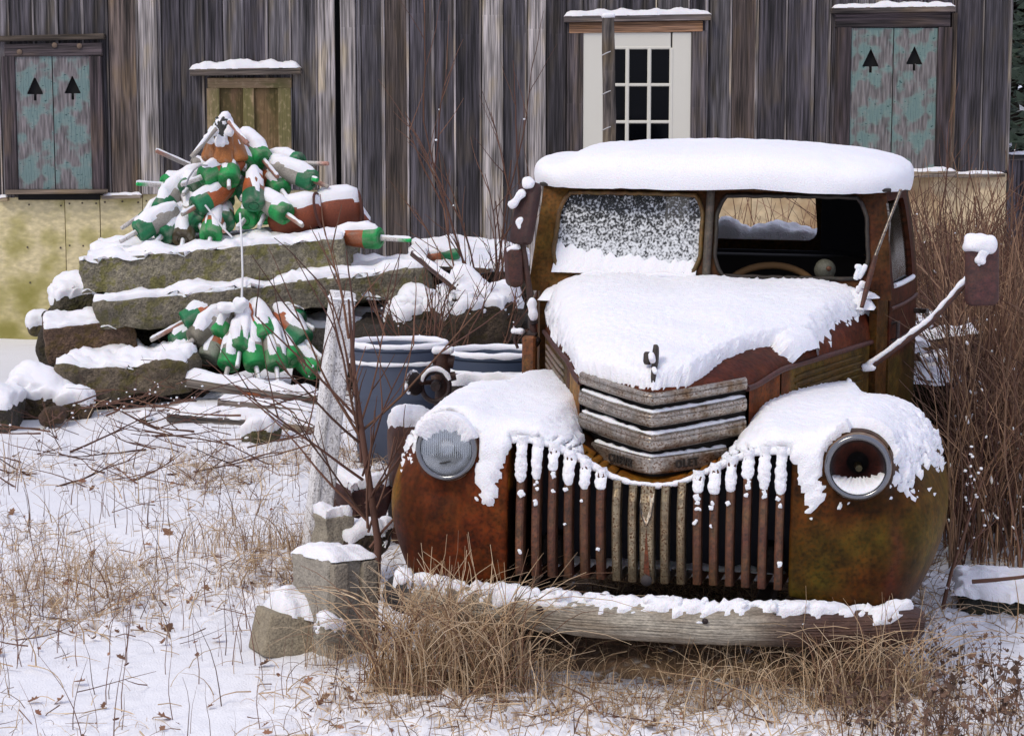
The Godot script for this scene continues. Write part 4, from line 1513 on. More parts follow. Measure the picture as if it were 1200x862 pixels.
		var bf := func(u, v):
			var a: float = (u * 2.0 - 1.0) * bb[2]
			var fi: float = v * (sect.size() - 1)
			var i0: int = min(int(fi), sect.size() - 2)
			var s2: Vector2 = sect[i0].lerp(sect[i0 + 1], fi - i0)
			var out := Vector3(0.45 * signf(a) * smoothstep(0.0, 0.12, absf(a)), 0, 0.9)
			var yy: float = bb[0] + 0.028 * absf(a) * (1.0 if bi < 3 else 0.5)
			return Vector3(a * 0.268, yy + s2.y * bb[1], 0.078 - 0.245 * pow(absf(a), 1.2)) + out * s2.x
		m.grid(60, (sect.size() - 1) * 2, bf)
		var s := 0.0
		for i in m.v.size(): s += m.n[i].z
		if s < 0: m.flip()
		for i in m.v.size():
			var rr := clampf(0.5 + 0.9 * nz(m.v[i], 7.0) + 0.5 * nz(m.v[i], 30.0), 0.0, 1.0)
			m.c[i] = Color(0.92, 0.90, 0.86).lerp(Color(0.42, 0.27, 0.13), rr * rr * (0.9 if m.v[i].x > -0.03 else 0.45))
		var bo := part("grille_bar", m, "chrome", t)
		# snow line on top
		if bi > 0:
			var sn := MB.new()
			var pp := []
			var rr2 := []
			for i in 41:
				var u := i / 40.0
				var p: Vector3 = bf.call(u, 0.10)
				pp.append(p + Vector3(0, 0.002 + 0.002 * nz(p, 25.0), -0.004))
				rr2.append((0.0085 + 0.004 * nz(p, 18.0) + 0.002 * nz(p, 60.0)) * (0.6 if i == 0 or i == 40 else 1.0))
			sn.tube(pp, rr2, 8)
			part("snow_line", sn, "snow", bo)
		if bi == 3:
			for side in [-1, 1]:
				var tm := TextMesh.new()
				var fo := SystemFont.new(); fo.font_names = PackedStringArray(["Droid Sans"]); fo.font_weight = 700
				tm.font = fo
				tm.text = "CHEVR" if side < 0 else "OLET"
				tm.font_size = 32
				tm.pixel_size = 0.00115
				tm.depth = 0.004
				tm.material = mats["lettering"]
				var l := MeshInstance3D.new()
				l.name = numbered(bo, "lettering")
				l.mesh = tm
				bo.add_child(l)
				var a: Vector3 = bf.call(0.5 + side * 0.04, 0.5)
				var b: Vector3 = bf.call(0.5 + side * 0.40, 0.5)
				var dx = (b - a).normalized() * side
				l.basis = Basis(dx, Vector3.UP, dx.cross(Vector3.UP).normalized()).orthonormalized()
				l.position = (a + b) * 0.5 + l.basis.z * 0.011
	# yellow tongue and side posts of the nose
	for side in [-1, 1]:
		var m := MB.new()
		var sf := func(u, v):
			var z := lerpf(-0.185, -0.42 if side > 0 else -0.40, u)
			return Vector3(side * (side_x(z) + 0.002), lerpf(0.64, 0.930 + 0.012 * u, v), z)
		m.grid(10, 10, sf)
		if m.n[30].x * side < 0: m.flip()
		for i in m.v.size(): m.c[i] = rust_col(m.v[i], Color(0.27, 0.085, 0.022) if side > 0 else Color(0.48, 0.28, 0.08))
		part("nose_side_panel", m, "rust_smooth", t)
		m = MB.new()
		var pf := func(u, v):
			var z := lerpf(-0.435 if side > 0 else -0.415, -1.30, u)
			return Vector3(side * (side_x(z) + 0.001), lerpf(0.60, 0.942, v), z)
		m.grid(30, 10, pf)
		if m.n[60].x * side < 0: m.flip()
		for i in m.v.size(): m.c[i] = rust_col(m.v[i], Color(0.17, 0.115, 0.025) if m.v[i].z < -0.5 else Color(0.2, 0.07, 0.02))
		var pan := part("hood_side_panel", m, "rust_smooth", t)
		for k in 6:
			var lv := MB.new(); lv.col = Color(0.17, 0.12, 0.03) if side > 0 else Color(0.45, 0.42, 0.38)
			var pts := []
			var rr := []
			for j in 9:
				var z := lerpf(-0.55, -1.22, j / 8.0)
				pts.append(Vector3(side * (side_x(z) + 0.004), 0.79 + k * 0.024, z)); rr.append(0.007 if j > 0 and j < 8 else 0.003)
			lv.tube(pts, rr, 6)
			part("louver", lv, "rust_smooth", pan)
		if side > 0:
			var hd := MB.new(); hd.col = Color(0.5, 0.48, 0.44)
			var hz := -0.98
			hd.tube([Vector3(side_x(hz + 0.06), 0.820, hz + 0.06), Vector3(side_x(hz) + 0.035, 0.827, hz + 0.03), Vector3(side_x(hz) + 0.035, 0.831, hz - 0.03), Vector3(side_x(hz - 0.06), 0.835, hz - 0.06)], [0.007, 0.008, 0.008, 0.007], 8)
			var ho := part("hood_handle", hd, "chrome", pan)
			hd = MB.new()
			hd.tube([Vector3(side_x(hz) + 0.03, 0.839, hz + 0.05), Vector3(side_x(hz) + 0.036, 0.842, hz), Vector3(side_x(hz) + 0.03, 0.845, hz - 0.05)], [0.004, 0.011, 0.004], 8)
			part("snow_cap", hd, "snow", pan)
	# ---- hood
	var hm := MB.new()
	hm.grid(130, 130, func(u, v): return hood_pt(u * 2.0 - 1.0, v))
	if hm.n[131 * 60].y < 0: hm.flip()
	for i in hm.v.size(): hm.c[i] = rust_col(hm.v[i], Color(0.17, 0.052, 0.022))
	var hood := part("hood", hm, "rust_smooth", t)
	var hw_ := PackedFloat32Array(); hw_.resize(hm.v.size())
	for i in hm.v.size():
		var u := hm.t[i].x * 2.0 - 1.0
		var v := hm.t[i].y
		var p := hm.v[i]
		var rag := 0.22 * nz(p, 17.0) + 0.42 * nz(p, 60.0)
		var lim := 0.985
		if u > 0: lim = lerpf(0.42, 0.93, smoothstep(0.0, 0.55, v)) + 0.05 * nz(p, 4.0)
		var ww := (lim - absf(u)) * 14.0 + rag
		ww = min(ww, (v - 0.008) * 60.0 + rag)
		ww = min(ww, (1.0 - v) * 40.0 + 0.6 + rag)
		# a second strip left on the lower right edge
		if u > 0.3:
			var pxs := exp(-pow((v - 0.40) / 0.11, 2.0))
			ww = max(ww, (0.11 - absf(u - 0.93)) * 14.0 * pxs + rag * 0.6 - (0.6 - pxs) * 2.0 if pxs > 0.25 else -1.0)
		hw_[i] = ww
	part("snow_cap", snow_cover(hm, hw_, 0.055, 0.004, 0.6), "snow", hood)
	part("cowl_snow", pillow(Vector3(1.27, 0.055, 0.17), xf(Vector3(0, 1.085, -1.335), 4, 0, 0), 60, 10, 0.08), "snow", hood)
	for side in [-1, 1]:
		var lipm := MB.new()
		var pts := []
		var rr := []
		for j in 24:
			var q := hood_pt(side * 1.0, j / 23.0)
			pts.append(q + Vector3(side * 0.003, -0.004, 0)); rr.append(0.010)
		lipm.col = Color(0.13, 0.04, 0.02)
		lipm.tube(pts, rr, 7)
		part("hood_lip", lipm, "rust", hood)
	var orn := MB.new(); orn.col = Color(0.06, 0.05, 0.04)
	orn.rbox(Vector3(0.018, 0.125, 0.045), 0.007, 6, xf(Vector3(0.0, 1.01, 0.03), -20, 0, 0))
	orn.rbox(Vector3(0.024, 0.04, 0.03), 0.008, 5, xf(Vector3(-0.024, 1.03, 0.035), -20, 0, 0))
	var oo := part("hood_ornament", orn, "rust", t)
	orn = MB.new()
	orn.rbox(Vector3(0.02, 0.03, 0.045), 0.01, 6, xf(Vector3(-0.006, 1.035, 0.058), -25, 0, 10))
	orn.rbox(Vector3(0.016, 0.024, 0.022), 0.007, 5, xf(Vector3(0.004, 0.995, 0.062), -25, 0, 30))
	part("snow_cap", orn, "snow", oo)
	# ---- bumper
	var bm := MB.new()
	var bpf := func(u, v):
		var a: float = u * 2.0 - 1.0
		var an: float = lerpf(-0.60, 0.60, v) * PI
		var z := 0.305 - 0.14 * a * a - 0.06 * pow(absf(a), 6.0)
		var k: float = sqrt(max(0.05, 1.0 - pow(clampf((absf(a) - 0.94) / 0.06, 0.0, 1.0), 2.0) * 0.75))
		return Vector3(a * 0.868, 0.234 + 0.060 * sin(an) * k + 0.006 * nz(Vector3(a, 0, 0), 2.0), z + 0.052 * cos(an) - 0.03)
	bm.grid(120, 22, bpf)
	if bm.n[60 + 121 * 11].z < 0: bm.flip()
	for i in bm.v.size():
		bm.t[i] = Vector2(bm.t[i].y * 0.8, bm.t[i].x * 2.5)
		var p := bm.v[i]
		bm.v[i] += bm.n[i] * (0.004 * nz(Vector3(p.x * 2.0, p.y * 22.0, 0), 1.0) + 0.003 * nz(p, 9.0))
		var k := clampf(0.5 + 0.8 * nz(p, 4.0) + 0.7 * nz(Vector3(p.x * 2.0, p.y * 45, 0), 1.0), 0.0, 1.0)
		var sil := Color(0.62, 0.60, 0.56).lerp(Color(0.36, 0.29, 0.22), k * 0.75)
		var rus := Color(0.16, 0.085, 0.06).lerp(Color(0.10, 0.05, 0.04), k)
		bm.c[i] = sil.lerp(rus, smoothstep(0.22, 0.55, p.x + 0.12 * nz(p, 5.0)))
		if p.x < -0.72: bm.c[i] = bm.c[i].lerp(Color(0.05, 0.045, 0.045), smoothstep(0.72, 0.80, -p.x))
	var bo2 := part("bumper", bm, "log", t)
	var bw := slope_w(bm, 0.66, 0.5, 0.45, 16.0)
	for i in bm.v.size():
		if absf(bm.v[i].x) > 0.83: bw[i] -= 1.5
		bw[i] += 0.5 * nz(bm.v[i], 6.0)
	part("snow_cap", snow_cover(bm, bw, 0.024, 0.006, 0.5), "snow", bo2)
	for k in 26:
		var lx := rf(-0.8, 0.7)
		var lm := MB.new()
		var z := 0.295 - 0.10 * lx * lx / 0.75
		lm.rbox(Vector3(rf(0.02, 0.07), rf(0.015, 0.035), rf(0.02, 0.04)), 0.01, 6, xf(Vector3(lx, 0.305, z - 0.02 + rf(-0.02, 0.012)), rf(-20, 20), rf(0, 90), rf(-20, 20)))
		for i in lm.v.size(): lm.v[i] += lm.n[i] * 0.006 * nz(lm.v[i], 40.0)
		lm.smooth()
		part("snow_lump", lm, "snow", bo2)
	for q in [[-0.31, 0.262, 0.013, 0.05], [0.21, 0.26, 0.010, 0.04]]:
		var m := MB.new(); m.col = Color(0.05, 0.03, 0.03)
		var p: Vector3 = bpf.call((q[0] / 0.868 + 1) / 2, 0.5)
		m.lathe([Vector2(0, 0.0), Vector2(q[2], 0.0), Vector2(q[2] * 0.8, 0.006), Vector2(0, 0.007)], 12, Transform3D(axis_basis(Vector3.BACK), Vector3(q[0], q[1], p.z + 0.001)))
		part("bolt", m, "rust", bo2)
	for side in [-1, 1]:
		var m := MB.new(); m.col = Color(0.06, 0.04, 0.03)
		m.box(Vector3(0.05, 0.07, 0.5), xf(Vector3(side * 0.36, 0.24, 0.02)), 0.006)
		part("bumper_bracket", m, "rust", t)
	# ---- wheels, sunk in the snow
	for q in [[-0.66, -0.62], [0.66, -0.62], [-0.68, -3.5], [0.68, -3.5]]:
		var wn := Node3D.new(); wn.name = numbered(t, "wheel"); t.add_child(wn)
		wn.position = Vector3(q[0], 0.16, q[1])
		var m := MB.new(); m.col = Color(0.5, 0.5, 0.55)
		var pr := []
		for j in 17:
			var an := TAU * j / 16.0
			pr.append(Vector2(0.285 + 0.075 * cos(an), 0.085 * sin(an)))
		m.lathe(pr, 32, Transform3D(axis_basis(Vector3.RIGHT), Vector3.ZERO))
		part("tyre", m, "rubber", wn)
		m = MB.new(); m.col = Color(0.12, 0.05, 0.03)
		m.lathe([Vector2(0, 0.05), Vector2(0.1, 0.06), Vector2(0.2, 0.03), Vector2(0.21, -0.05), Vector2(0.0, -0.05)], 24, Transform3D(axis_basis(Vector3.RIGHT), Vector3.ZERO))
		part("rim", m, "rust", wn)
	var ch := MB.new(); ch.col = Color(0.05, 0.04, 0.035)
	for side in [-1, 1]:
		ch.box(Vector3(0.08, 0.14, 4.3), xf(Vector3(side * 0.36, 0.33, -2.3)), 0.01)
	for z in [-0.62, -2.4, -3.5, -4.4]:
		ch.box(Vector3(1.0, 0.08, 0.08), xf(Vector3(0, 0.28, z)), 0.01)
	part("chassis", ch, "rust", t)
	var sp_ := MB.new(); sp_.col = Color(0.03, 0.03, 0.035)
	sp_.box(Vector3(0.5, 0.5, 0.7), xf(Vector3(0, 0.55, -0.75)), 0.05)
	part("engine", sp_, "rust", t)
	build_cab(t)

func build_cab(t: Node3D) -> void:
	var cabcol := func(p, base): return rust_col(p, base)
	# ---- walls in pieces: cowl, door, rear corner with back wall
	for side in [-1, 1]:
		var nohole := func(_p): return 1.0
		var pl := func(s, y, i): return cab_side(side, s, y, i)
		var c1 := func(p): return rust_col(Vector3(p.x, p.y, side), Color(0.16, 0.085, 0.022))
		var cowl := holed(0.0, 0.135, 0.40, 1.14, 0.03, nohole, pl, 0.03, c1)
		part("cowl_side", cowl, "rust_smooth", t)
		# door with its window
		var dh := func(p): return rrect(p, Vector2(0.44, 1.295), Vector2(0.235, 0.165), 0.06)
		var dc := func(p):
			var b := Color(0.13, 0.045, 0.022) if p.y > 0.86 else Color(0.13, 0.09, 0.022)
			return rust_col(Vector3(p.x, p.y, side + 3.0), b)
		var pd := func(s, y, i): return cab_side(side, s, y, i + (-0.006 if y < 1.0 else -0.004))
		var door := holed(0.142, 0.80, 0.42, 1.498, 0.02, dh, pd, 0.03, dc)
		var dn := part("door", door, "rust_smooth", t)
		var belt := MB.new(); belt.col = Color(0.16, 0.06, 0.03)
		for y in [0.93, 1.06]:
			var pts := []
			var rr := []
			for j in 12:
				pts.append(cab_side(side, lerpf(0.15, 0.79, j / 11.0), y, -0.008)); rr.append(0.008)
			belt.tube(pts, rr, 6)
		part("belt_moulding", belt, "rust", dn)
		var hd := MB.new(); hd.col = Color(0.45, 0.43, 0.4)
		hd.tube([cab_side(side, 0.72, 1.0, 0.0), cab_side(side, 0.72, 1.0, -0.06), cab_side(side, 0.62, 0.995, -0.065)], [0.011, 0.010, 0.008], 8)
		part("door_handle", hd, "chrome", dn)
		hd = MB.new(); hd.col = Color(0.10, 0.08, 0.07)
		hd.tube([cab_side(side, 0.18, 1.0, -0.002), cab_side(side, 0.18, 1.01, -0.03), cab_side(side, 0.18, 0.945, -0.03), cab_side(side, 0.18, 0.935, -0.002)], [0.009, 0.009, 0.009, 0.009], 7)
		part("hinge", hd, "rust", dn)
		var gl := MB.new()
		gl.grid(8, 4, func(u, v): return cab_side(side, lerpf(0.21, 0.67, u), lerpf(1.145, 1.445, v), 0.012))
		part("door_glass", gl, "pane", dn)
		var sl := MB.new()
		var sp2 := []
		var sr := []
		for j in 9:
			sp2.append(cab_side(side, lerpf(0.22, 0.67, j / 8.0), 1.142, -0.006)); sr.append(0.010)
		sl.tube(sp2, sr, 7)
		part("snow_line", sl, "snow", dn)
		# rear quarter and back wall with half of the rear window
		var bc := func(p): return rust_col(Vector3(p.x, p.y, side + 7.0), Color(0.11, 0.062, 0.018))
		var plen := 0.0
		var last := cab_plan(0.0)
		for j in range(1, 400):
			var q := cab_plan(j * 0.01)
			if (q - last).length() < 0.001: break
			plen = j * 0.01; last = q
		var bh2 := func(p): return rrect(p, Vector2(plen, 1.355), Vector2(0.345, 0.118), 0.05)
		var rear := holed(0.807, plen, 0.42, 1.51, 0.022, bh2, pl, 0.03, bc)
		part("cab_back_corner", rear, "rust_smooth", t)
	# dark lining inside
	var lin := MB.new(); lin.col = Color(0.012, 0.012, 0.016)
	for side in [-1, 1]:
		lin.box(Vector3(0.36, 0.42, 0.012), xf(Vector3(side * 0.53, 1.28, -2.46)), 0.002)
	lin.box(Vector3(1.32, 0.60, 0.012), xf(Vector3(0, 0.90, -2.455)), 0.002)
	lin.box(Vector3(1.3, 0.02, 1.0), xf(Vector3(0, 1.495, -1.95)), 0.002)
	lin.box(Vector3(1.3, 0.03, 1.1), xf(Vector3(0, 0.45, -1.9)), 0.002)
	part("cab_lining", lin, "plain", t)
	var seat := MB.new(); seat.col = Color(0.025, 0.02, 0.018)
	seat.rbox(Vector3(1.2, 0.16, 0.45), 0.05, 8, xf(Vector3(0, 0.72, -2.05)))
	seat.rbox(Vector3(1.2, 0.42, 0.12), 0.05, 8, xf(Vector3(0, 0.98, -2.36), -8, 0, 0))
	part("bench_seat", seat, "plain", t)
	# ---- windshield halves: frame with opening, leaning back
	var wsp := func(x, y, i):
		var f: float = (y - 1.13) / 0.36
		return Vector3(x * (1.0 - 0.045 * f), y, -1.295 - 0.05 * absf(x) - 0.115 * f - i)
	for side in [-1, 1]:
		var hole := func(p): return rrect(p, Vector2(side * 0.318, 1.330), Vector2(0.290, 0.152), 0.055)
		var fc := func(p):
			var yel: float = smoothstep(0.5, 0.57, absf(p.x)) if side < 0 else 0.0
			return rust_col(Vector3(p.x, p.y, 9), Color(0.13, 0.06, 0.025).lerp(Color(0.30, 0.19, 0.04), yel * 0.55))
		var a: float = 0.0 if side > 0 else -0.688
		var fr := holed(a, a + 0.688, 1.105, 1.515, 0.02, hole, wsp, 0.035, fc)
		var fo := part("windshield_frame", fr, "rust_smooth", t)
		# rubber and inner yellow bead
		var bead := MB.new()
		var pts := []
		var rr := []
		for j in 73:
			var an := TAU * j / 72.0
			var d := Vector2(cos(an), sin(an))
			var r := 0.0
			for k in 60:
				if rrect(Vector2(side * 0.318, 1.330) + d * r, Vector2(side * 0.318, 1.330), Vector2(0.290, 0.152), 0.055) > -0.004: break
				r += 0.005
			var p := Vector2(side * 0.318, 1.330) + d * r
			pts.append(wsp.call(p.x, p.y, -0.004)); rr.append(0.009)
		bead.col = Color(0.25, 0.16, 0.04) if side < 0 else Color(0.05, 0.04, 0.03)
		bead.tube(pts, rr, 6)
		part("window_seal", bead, "rust", fo)
		if side < 0:
			var g := MB.new()
			g.grid(4, 4, func(u, v): return wsp.call(lerpf(-0.604, -0.032, u), lerpf(1.182, 1.478, v), 0.014))
			part("glass", g, "pane", fo)
			var f2 := MB.new()
			f2.grid(8, 8, func(u, v): return wsp.call(lerpf(-0.602, -0.034, u), lerpf(1.476, 1.184, v), 0.010))
			if f2.n[10].z < 0: f2.flip()
			part("frost", f2, "frost", fo)
			# thicker snow banked at the bottom of the pane
			var bank := MB.new()
			bank.grid(60, 10, func(u, v):
				var x := lerpf(-0.602, -0.04, u)
				var hgt := 0.055 + 0.05 * pow(1.0 - u, 2.0) + 0.016 * nz(Vector3(u * 6, 0, 3), 3.0)
				var p: Vector3 = wsp.call(x, 1.178 + hgt * v, 0.008)
				p.z += (1.0 - v) * (0.028 + 0.008 * nz(Vector3(u * 9, v, 1), 4.0)) 
				return p)
			if bank.n[100].z < 0: bank.flip()
			part("snow_bank", bank, "snow", fo)
	var post := MB.new(); post.col = Color(0.16, 0.14, 0.12)
	post.tube([wsp.call(0.0, 1.11, -0.012), wsp.call(0.0, 1.3, -0.012), wsp.call(0.0, 1.51, -0.012)], [0.016, 0.016, 0.016], 8)
	part("windshield_post", post, "rust", t)
	# wipers lying along the sill
	for q in [[-0.30, -0.02, 1.163], [-0.36, -0.48, 1.165]]:
		var wm := MB.new(); wm.col = Color(0.03, 0.03, 0.03)
		var p0: Vector3 = wsp.call(q[0], q[2], -0.03)
		var p1: Vector3 = wsp.call(q[1], q[2] - 0.004, -0.03)
		wm.tube([p0, (p0 + p1) / 2 + Vector3(0, 0.006, 0), p1], [0.006, 0.007, 0.006], 6)
		var wo := part("wiper", wm, "plain", t)
		wm = MB.new()
		wm.tube([p0 + Vector3(0, 0.012, 0), (p0 + p1) / 2 + Vector3(0, 0.022, 0), p1 + Vector3(0, 0.010, 0)], [0.004, 0.012, 0.005], 8)
		part("snow_line", wm, "snow", wo)
	# ---- roof and its slab of snow
	var roof := MB.new()
	var rfn := func(u, v, hw, hz, y0, hh, n):
		var an: float = u * TAU
		var cx := cos(an)
		var cz := sin(an)
		var r: float = sin(v * PI * 0.5)
		var ex: float = signf(cx) * pow(absf(cx), 0.5)
		var ez: float = signf(cz) * pow(absf(cz), 0.5)
		return Vector3(ex * hw * r, y0 + hh * pow(cos(v * PI * 0.5), n), -1.925 + ez * hz * r)
	roof.grid(72, 12, func(u, v): return rfn.call(u, v, 0.725, 0.60, 1.500, 0.09, 0.9), true)
	if roof.n[0].y < 0: roof.flip()
	for i in roof.v.size(): roof.c[i] = rust_col(roof.v[i], Color(0.09, 0.05, 0.02))
	var ro := part("roof", roof, "rust_smooth", t)
	var sn := MB.new()
	sn.grid(120, 34, func(u, v):
		var p: Vector3 = rfn.call(u, min(v * 1.12, 1.0), 0.742, 0.615, 1.518, 0.158, 0.55)
		if v > 0.893: 
			p.x *= 1.0 - 0.03 * (v - 0.893) / 0.107
			p.z = -1.925 + (p.z + 1.925) * (1.0 - 0.05 * (v - 0.893) / 0.107)
			p.y -= 0.014
		var k := Vector3(p.x, p.y, p.z)
		p.y += 0.010 * nz(k, 2.0) + 0.003 * nz(k, 14.0) + 0.0015 * nz(k, 40.0)
		p.z += 0.006 * nz(k, 6.0)
		# wind has scooped the left shoulder
		p.y -= 0.022 * exp(-pow((p.x + 0.60) / 0.05, 2.0)) * smoothstep(1.5, 1.6, p.y)
		return p,
		true)
	if sn.n[0].y < 0: sn.flip()
	part("snow_slab", sn, "snow", ro)
	var gut := MB.new(); gut.col = Color(0.05, 0.04, 0.03)
	var gp := []
	var gr := []
	for j in 41:
		var x := lerpf(-0.67, 0.67, j / 40.0)
		gp.append(Vector3(x, 1.508, -1.36 - 0.09 * pow(absf(x) / 0.67, 4.0))); gr.append(0.008)
	gut.tube(gp, gr, 6)
	part("drip_rail", gut, "rust", ro)
	# ---- dashboard, wheel and what stands on the dash
	var da := MB.new(); da.col = Color(0.03, 0.025, 0.02)
	da.rbox(Vector3(1.16, 0.12, 0.14), 0.03, 8, xf(Vector3(0, 1.06, -1.45)))
	part("dashboard", da, "rust", t)
	part("snow_sill", pillow(Vector3(0.62, 0.03, 0.16), xf(Vector3(0.32, 1.118, -1.34), 0, 4, 0), 40, 10, 0.2), "snow", t)
	var wc := tl(905, 321, -1.62)
	var wm2 := MB.new(); wm2.col = Color(0.24, 0.13, 0.05)
	var wp := []
	var wr := []
	var wb := bas(-52, 0, 0)
	for j in 41:
		var an := TAU * j / 40.0
		wp.append(wc + wb * Vector3(cos(an) * 0.19, sin(an) * 0.19, 0) - wb * Vector3(0, 0.14, 0)); wr.append(0.014)
	wm2.tube(wp, wr, 8)
	var wo2 := part("steering_wheel", wm2, "plain", t)
	var spk := MB.new(); spk.col = Color(0.04, 0.03, 0.03)
	var hub := wc - wb * Vector3(0, 0.14, 0)
	for an in [0.5, 2.64, 4.71]:
		spk.tube([hub, hub + wb * Vector3(cos(an) * 0.19, sin(an) * 0.19, 0)], [0.014, 0.010], 6)
	spk.tube([hub, hub - wb * Vector3(0, 0, 0.5)], [0.02, 0.02], 8)
	part("spokes", spk, "plain", wo2)
	# ---- windshield brace rods at the left front corner of the cab
	var rod := MB.new(); rod.col = Color(0.45, 0.42, 0.40)
	var r0 := tl(1056, 222, -1.40)
	var r1 := tl(1026, 300, -1.30)
	var r2 := tl(1010, 360, -1.22)
	rod.tube([r0, r0.lerp(r1, 0.5), r1], [0.006, 0.006, 0.007], 7)
	var rdo := part("brace_rod", rod, "chrome", t)
	rod = MB.new(); rod.col = Color(0.16, 0.06, 0.03)
	rod.tube([r1, r1.lerp(r2, 0.6), r2], [0.010, 0.011, 0.008], 7)
	part("rod_clamp", rod, "rust", rdo)
	rod = MB.new(); rod.col = Color(0.5, 0.5, 0.5)
	rod.tube([tl(1040, 238, -1.42), tl(1043, 262, -1.42), tl(1041, 285, -1.42)], [0.005, 0.005, 0.005], 6)
	part("brace_rod", rod, "chrome", t)
	rod = MB.new()
	for k in 9:
		var p := tl(1008 + rf(-3, 8), 340 + rf(-28, 22), -1.28)
		rod.rbox(Vector3(rf(0.015, 0.03), rf(0.02, 0.06), 0.02), 0.009, 4, xf(p, 0, 0, rf(-30, 10)))
	part("snow_clumps", rod, "snow", t)
	# ---- mirror on the long arm (right of the picture)
	var mir := Node3D.new(); mir.name = numbered(t, "side_mirror"); t.add_child(mir)
	var a0 := tl(1018, 432, -1.22)
	var a1 := tl(1090, 378, -1.16)
	var a2 := tl(1150, 312, -1.10)
	var am := MB.new(); am.col = Color(0.14, 0.07, 0.05)
	am.tube([a0, a0.lerp(a1, 0.5), a1, a1.lerp(a2, 0.5), a2], [0.010, 0.011, 0.011, 0.011, 0.009], 8)
	part("arm", am, "rust", mir)
	am = MB.new()
	var ap := []
	var ar := []
	for j in 50:
		var k := j / 49.0
		var p := a0.lerp(a1, k * 2.0) if k < 0.5 else a1.lerp(a2, k * 2.0 - 1.0)
		ap.append(p + Vector3(-0.005, 0.012 + 0.003 * nz(p, 20.0), 0.003))
		ar.append(0.009 + 0.004 * nz(p, 14.0) + 0.002 * nz(p, 50.0))
	am.tube(ap, ar, 7)
	part("snow_line", am, "snow", mir)
	am = MB.new()
	am.rbox(Vector3(0.055, 0.03, 0.035), 0.014, 7, xf(a0 + Vector3(0.0, 0.006, 0.0), 0, 0, 8))
	part("snow_clump", am, "snow", mir)
	var hc := tl(1151, 322, -1.12)
	am = MB.new(); am.col = Color(0.15, 0.065, 0.055)
	am.rbox(Vector3(0.122, 0.222, 0.05), 0.024, 12, xf(hc, 0, 14, 2))
	part("mirror_head", am, "rust", mir)
	am = MB.new()
	am.rbox(Vector3(0.118, 0.07, 0.075), 0.032, 12, xf(hc + Vector3(-0.012, 0.112, 0.01), 0, 14, -4))
	am.rbox(Vector3(0.04, 0.05, 0.03), 0.013, 8, xf(hc + Vector3(-0.002, 0.07, 0.03), 0, 14, -20))
	for i in am.v.size(): am.v[i] += am.n[i] * 0.008 * nz(am.v[i], 18.0)
	am.smooth()
	part("snow_cap", am, "snow", mir)
	# ---- rusted mirror and bracket on the other side
	var ml := Node3D.new(); ml.name = numbered(t, "side_mirror"); t.add_child(ml)
	var zl := -1.26
	am = MB.new(); am.col = Color(0.10, 0.045, 0.03)
	am.tube([tl(626, 400, zl), tl(621, 345, zl), tl(614, 300, zl), tl(609, 262, zl)], [0.014, 0.013, 0.013, 0.014], 8)
	am.tube([tl(609, 300, zl), tl(601, 320, zl)], [0.008, 0.008], 6)
	am.tube([tl(625, 400, zl), tl(619, 388, zl), tl(607, 386, zl), tl(603, 398, zl), tl(607, 408, zl)], [0.007, 0.007, 0.007, 0.007, 0.006], 7)
	part("arm", am, "rust", ml)
	am = MB.new(); am.col = Color(0.085, 0.035, 0.028)
	am.rbox(Vector3(0.050, 0.24, 0.10), 0.022, 10, xf(tl(616, 250, zl), 0, 60, -14))
	part("mirror_head", am, "rust", ml)
	am = MB.new(); am.col = Color(0.13, 0.05, 0.035)
	am.rbox(Vector3(0.06, 0.16, 0.09), 0.028, 10, xf(tl(602, 312, zl), 0, 30, 4))
	part("spot_lamp", am, "rust", ml)
	am = MB.new()
	for q in [[619, 214, 0.05, 0.05, -30], [606, 233, 0.08, 0.03, 50], [611, 262, 0.035, 0.05, 10], [607, 388, 0.05, 0.02, 0], [602, 291, 0.05, 0.025, 20], [624, 362, 0.03, 0.09, 5]]:
		am.rbox(Vector3(q[2], q[3], 0.04), min(q[2], q[3]) * 0.45, 7, xf(tl(q[0], q[1], zl + 0.02), 0, 0, q[4]))
	for i in am.v.size(): am.v[i] += am.n[i] * 0.006 * nz(am.v[i], 25.0)
	am.smooth()
	part("snow_clumps", am, "snow", ml)
	am = MB.new(); am.col = Color(0.05, 0.03, 0.025)
	for k in 7:
		am.rbox(Vector3(rf(0.02, 0.05), rf(0.02, 0.05), 0.04), 0.01, 4, xf(tl(624 + rf(-7, 7), 386 + rf(-12, 14), zl), 0, 0, rf(0, 90)))
	part("bracket", am, "rust", ml)
	am = MB.new(); am.col = Color(0.36, 0.15, 0.045)
	var b0 := tl(620, 393, -1.24)
	var b1 := tl(621, 462, -1.24)
	am.box(Vector3(0.052, b0.y - b1.y, 0.05), xf((b0 + b1) / 2), 0.008)
	part("cowl_post", am, "rust", t)
	# ---- load bed behind the cab with rails and flat topped rear fenders
	var bed := Node3D.new(); bed.name = numbered(t, "load_bed"); t.add_child(bed)
	for side in [-1, 1]:
		am = MB.new(); am.col = Color(0.09, 0.06, 0.025)
		am.box(Vector3(0.03, 0.36, 1.95), xf(Vector3(side * 0.68, 0.56, -3.62)), 0.006)
		part("bed_side", am, "rust", bed)
		part("snow_cap", pillow(Vector3(0.07, 0.04, 1.95), xf(Vector3(side * 0.68, 0.74, -3.62)), 10, 40, 0.1), "snow", bed)
		am = MB.new(); am.col = Color(0.045, 0.042, 0.018)
		am.rbox(Vector3(0.26, 0.40, 1.3), 0.03, 10, xf(Vector3(side * 0.80, 0.40, -3.45)))
		part("rear_fender", am, "rust_smooth", bed)
		part("snow_cap", pillow(Vector3(0.27, 0.035, 1.3), xf(Vector3(side * 0.80, 0.598, -3.45)), 12, 40, 0.06), "snow", bed)
	am = MB.new(); am.col = Color(0.1, 0.07, 0.05)
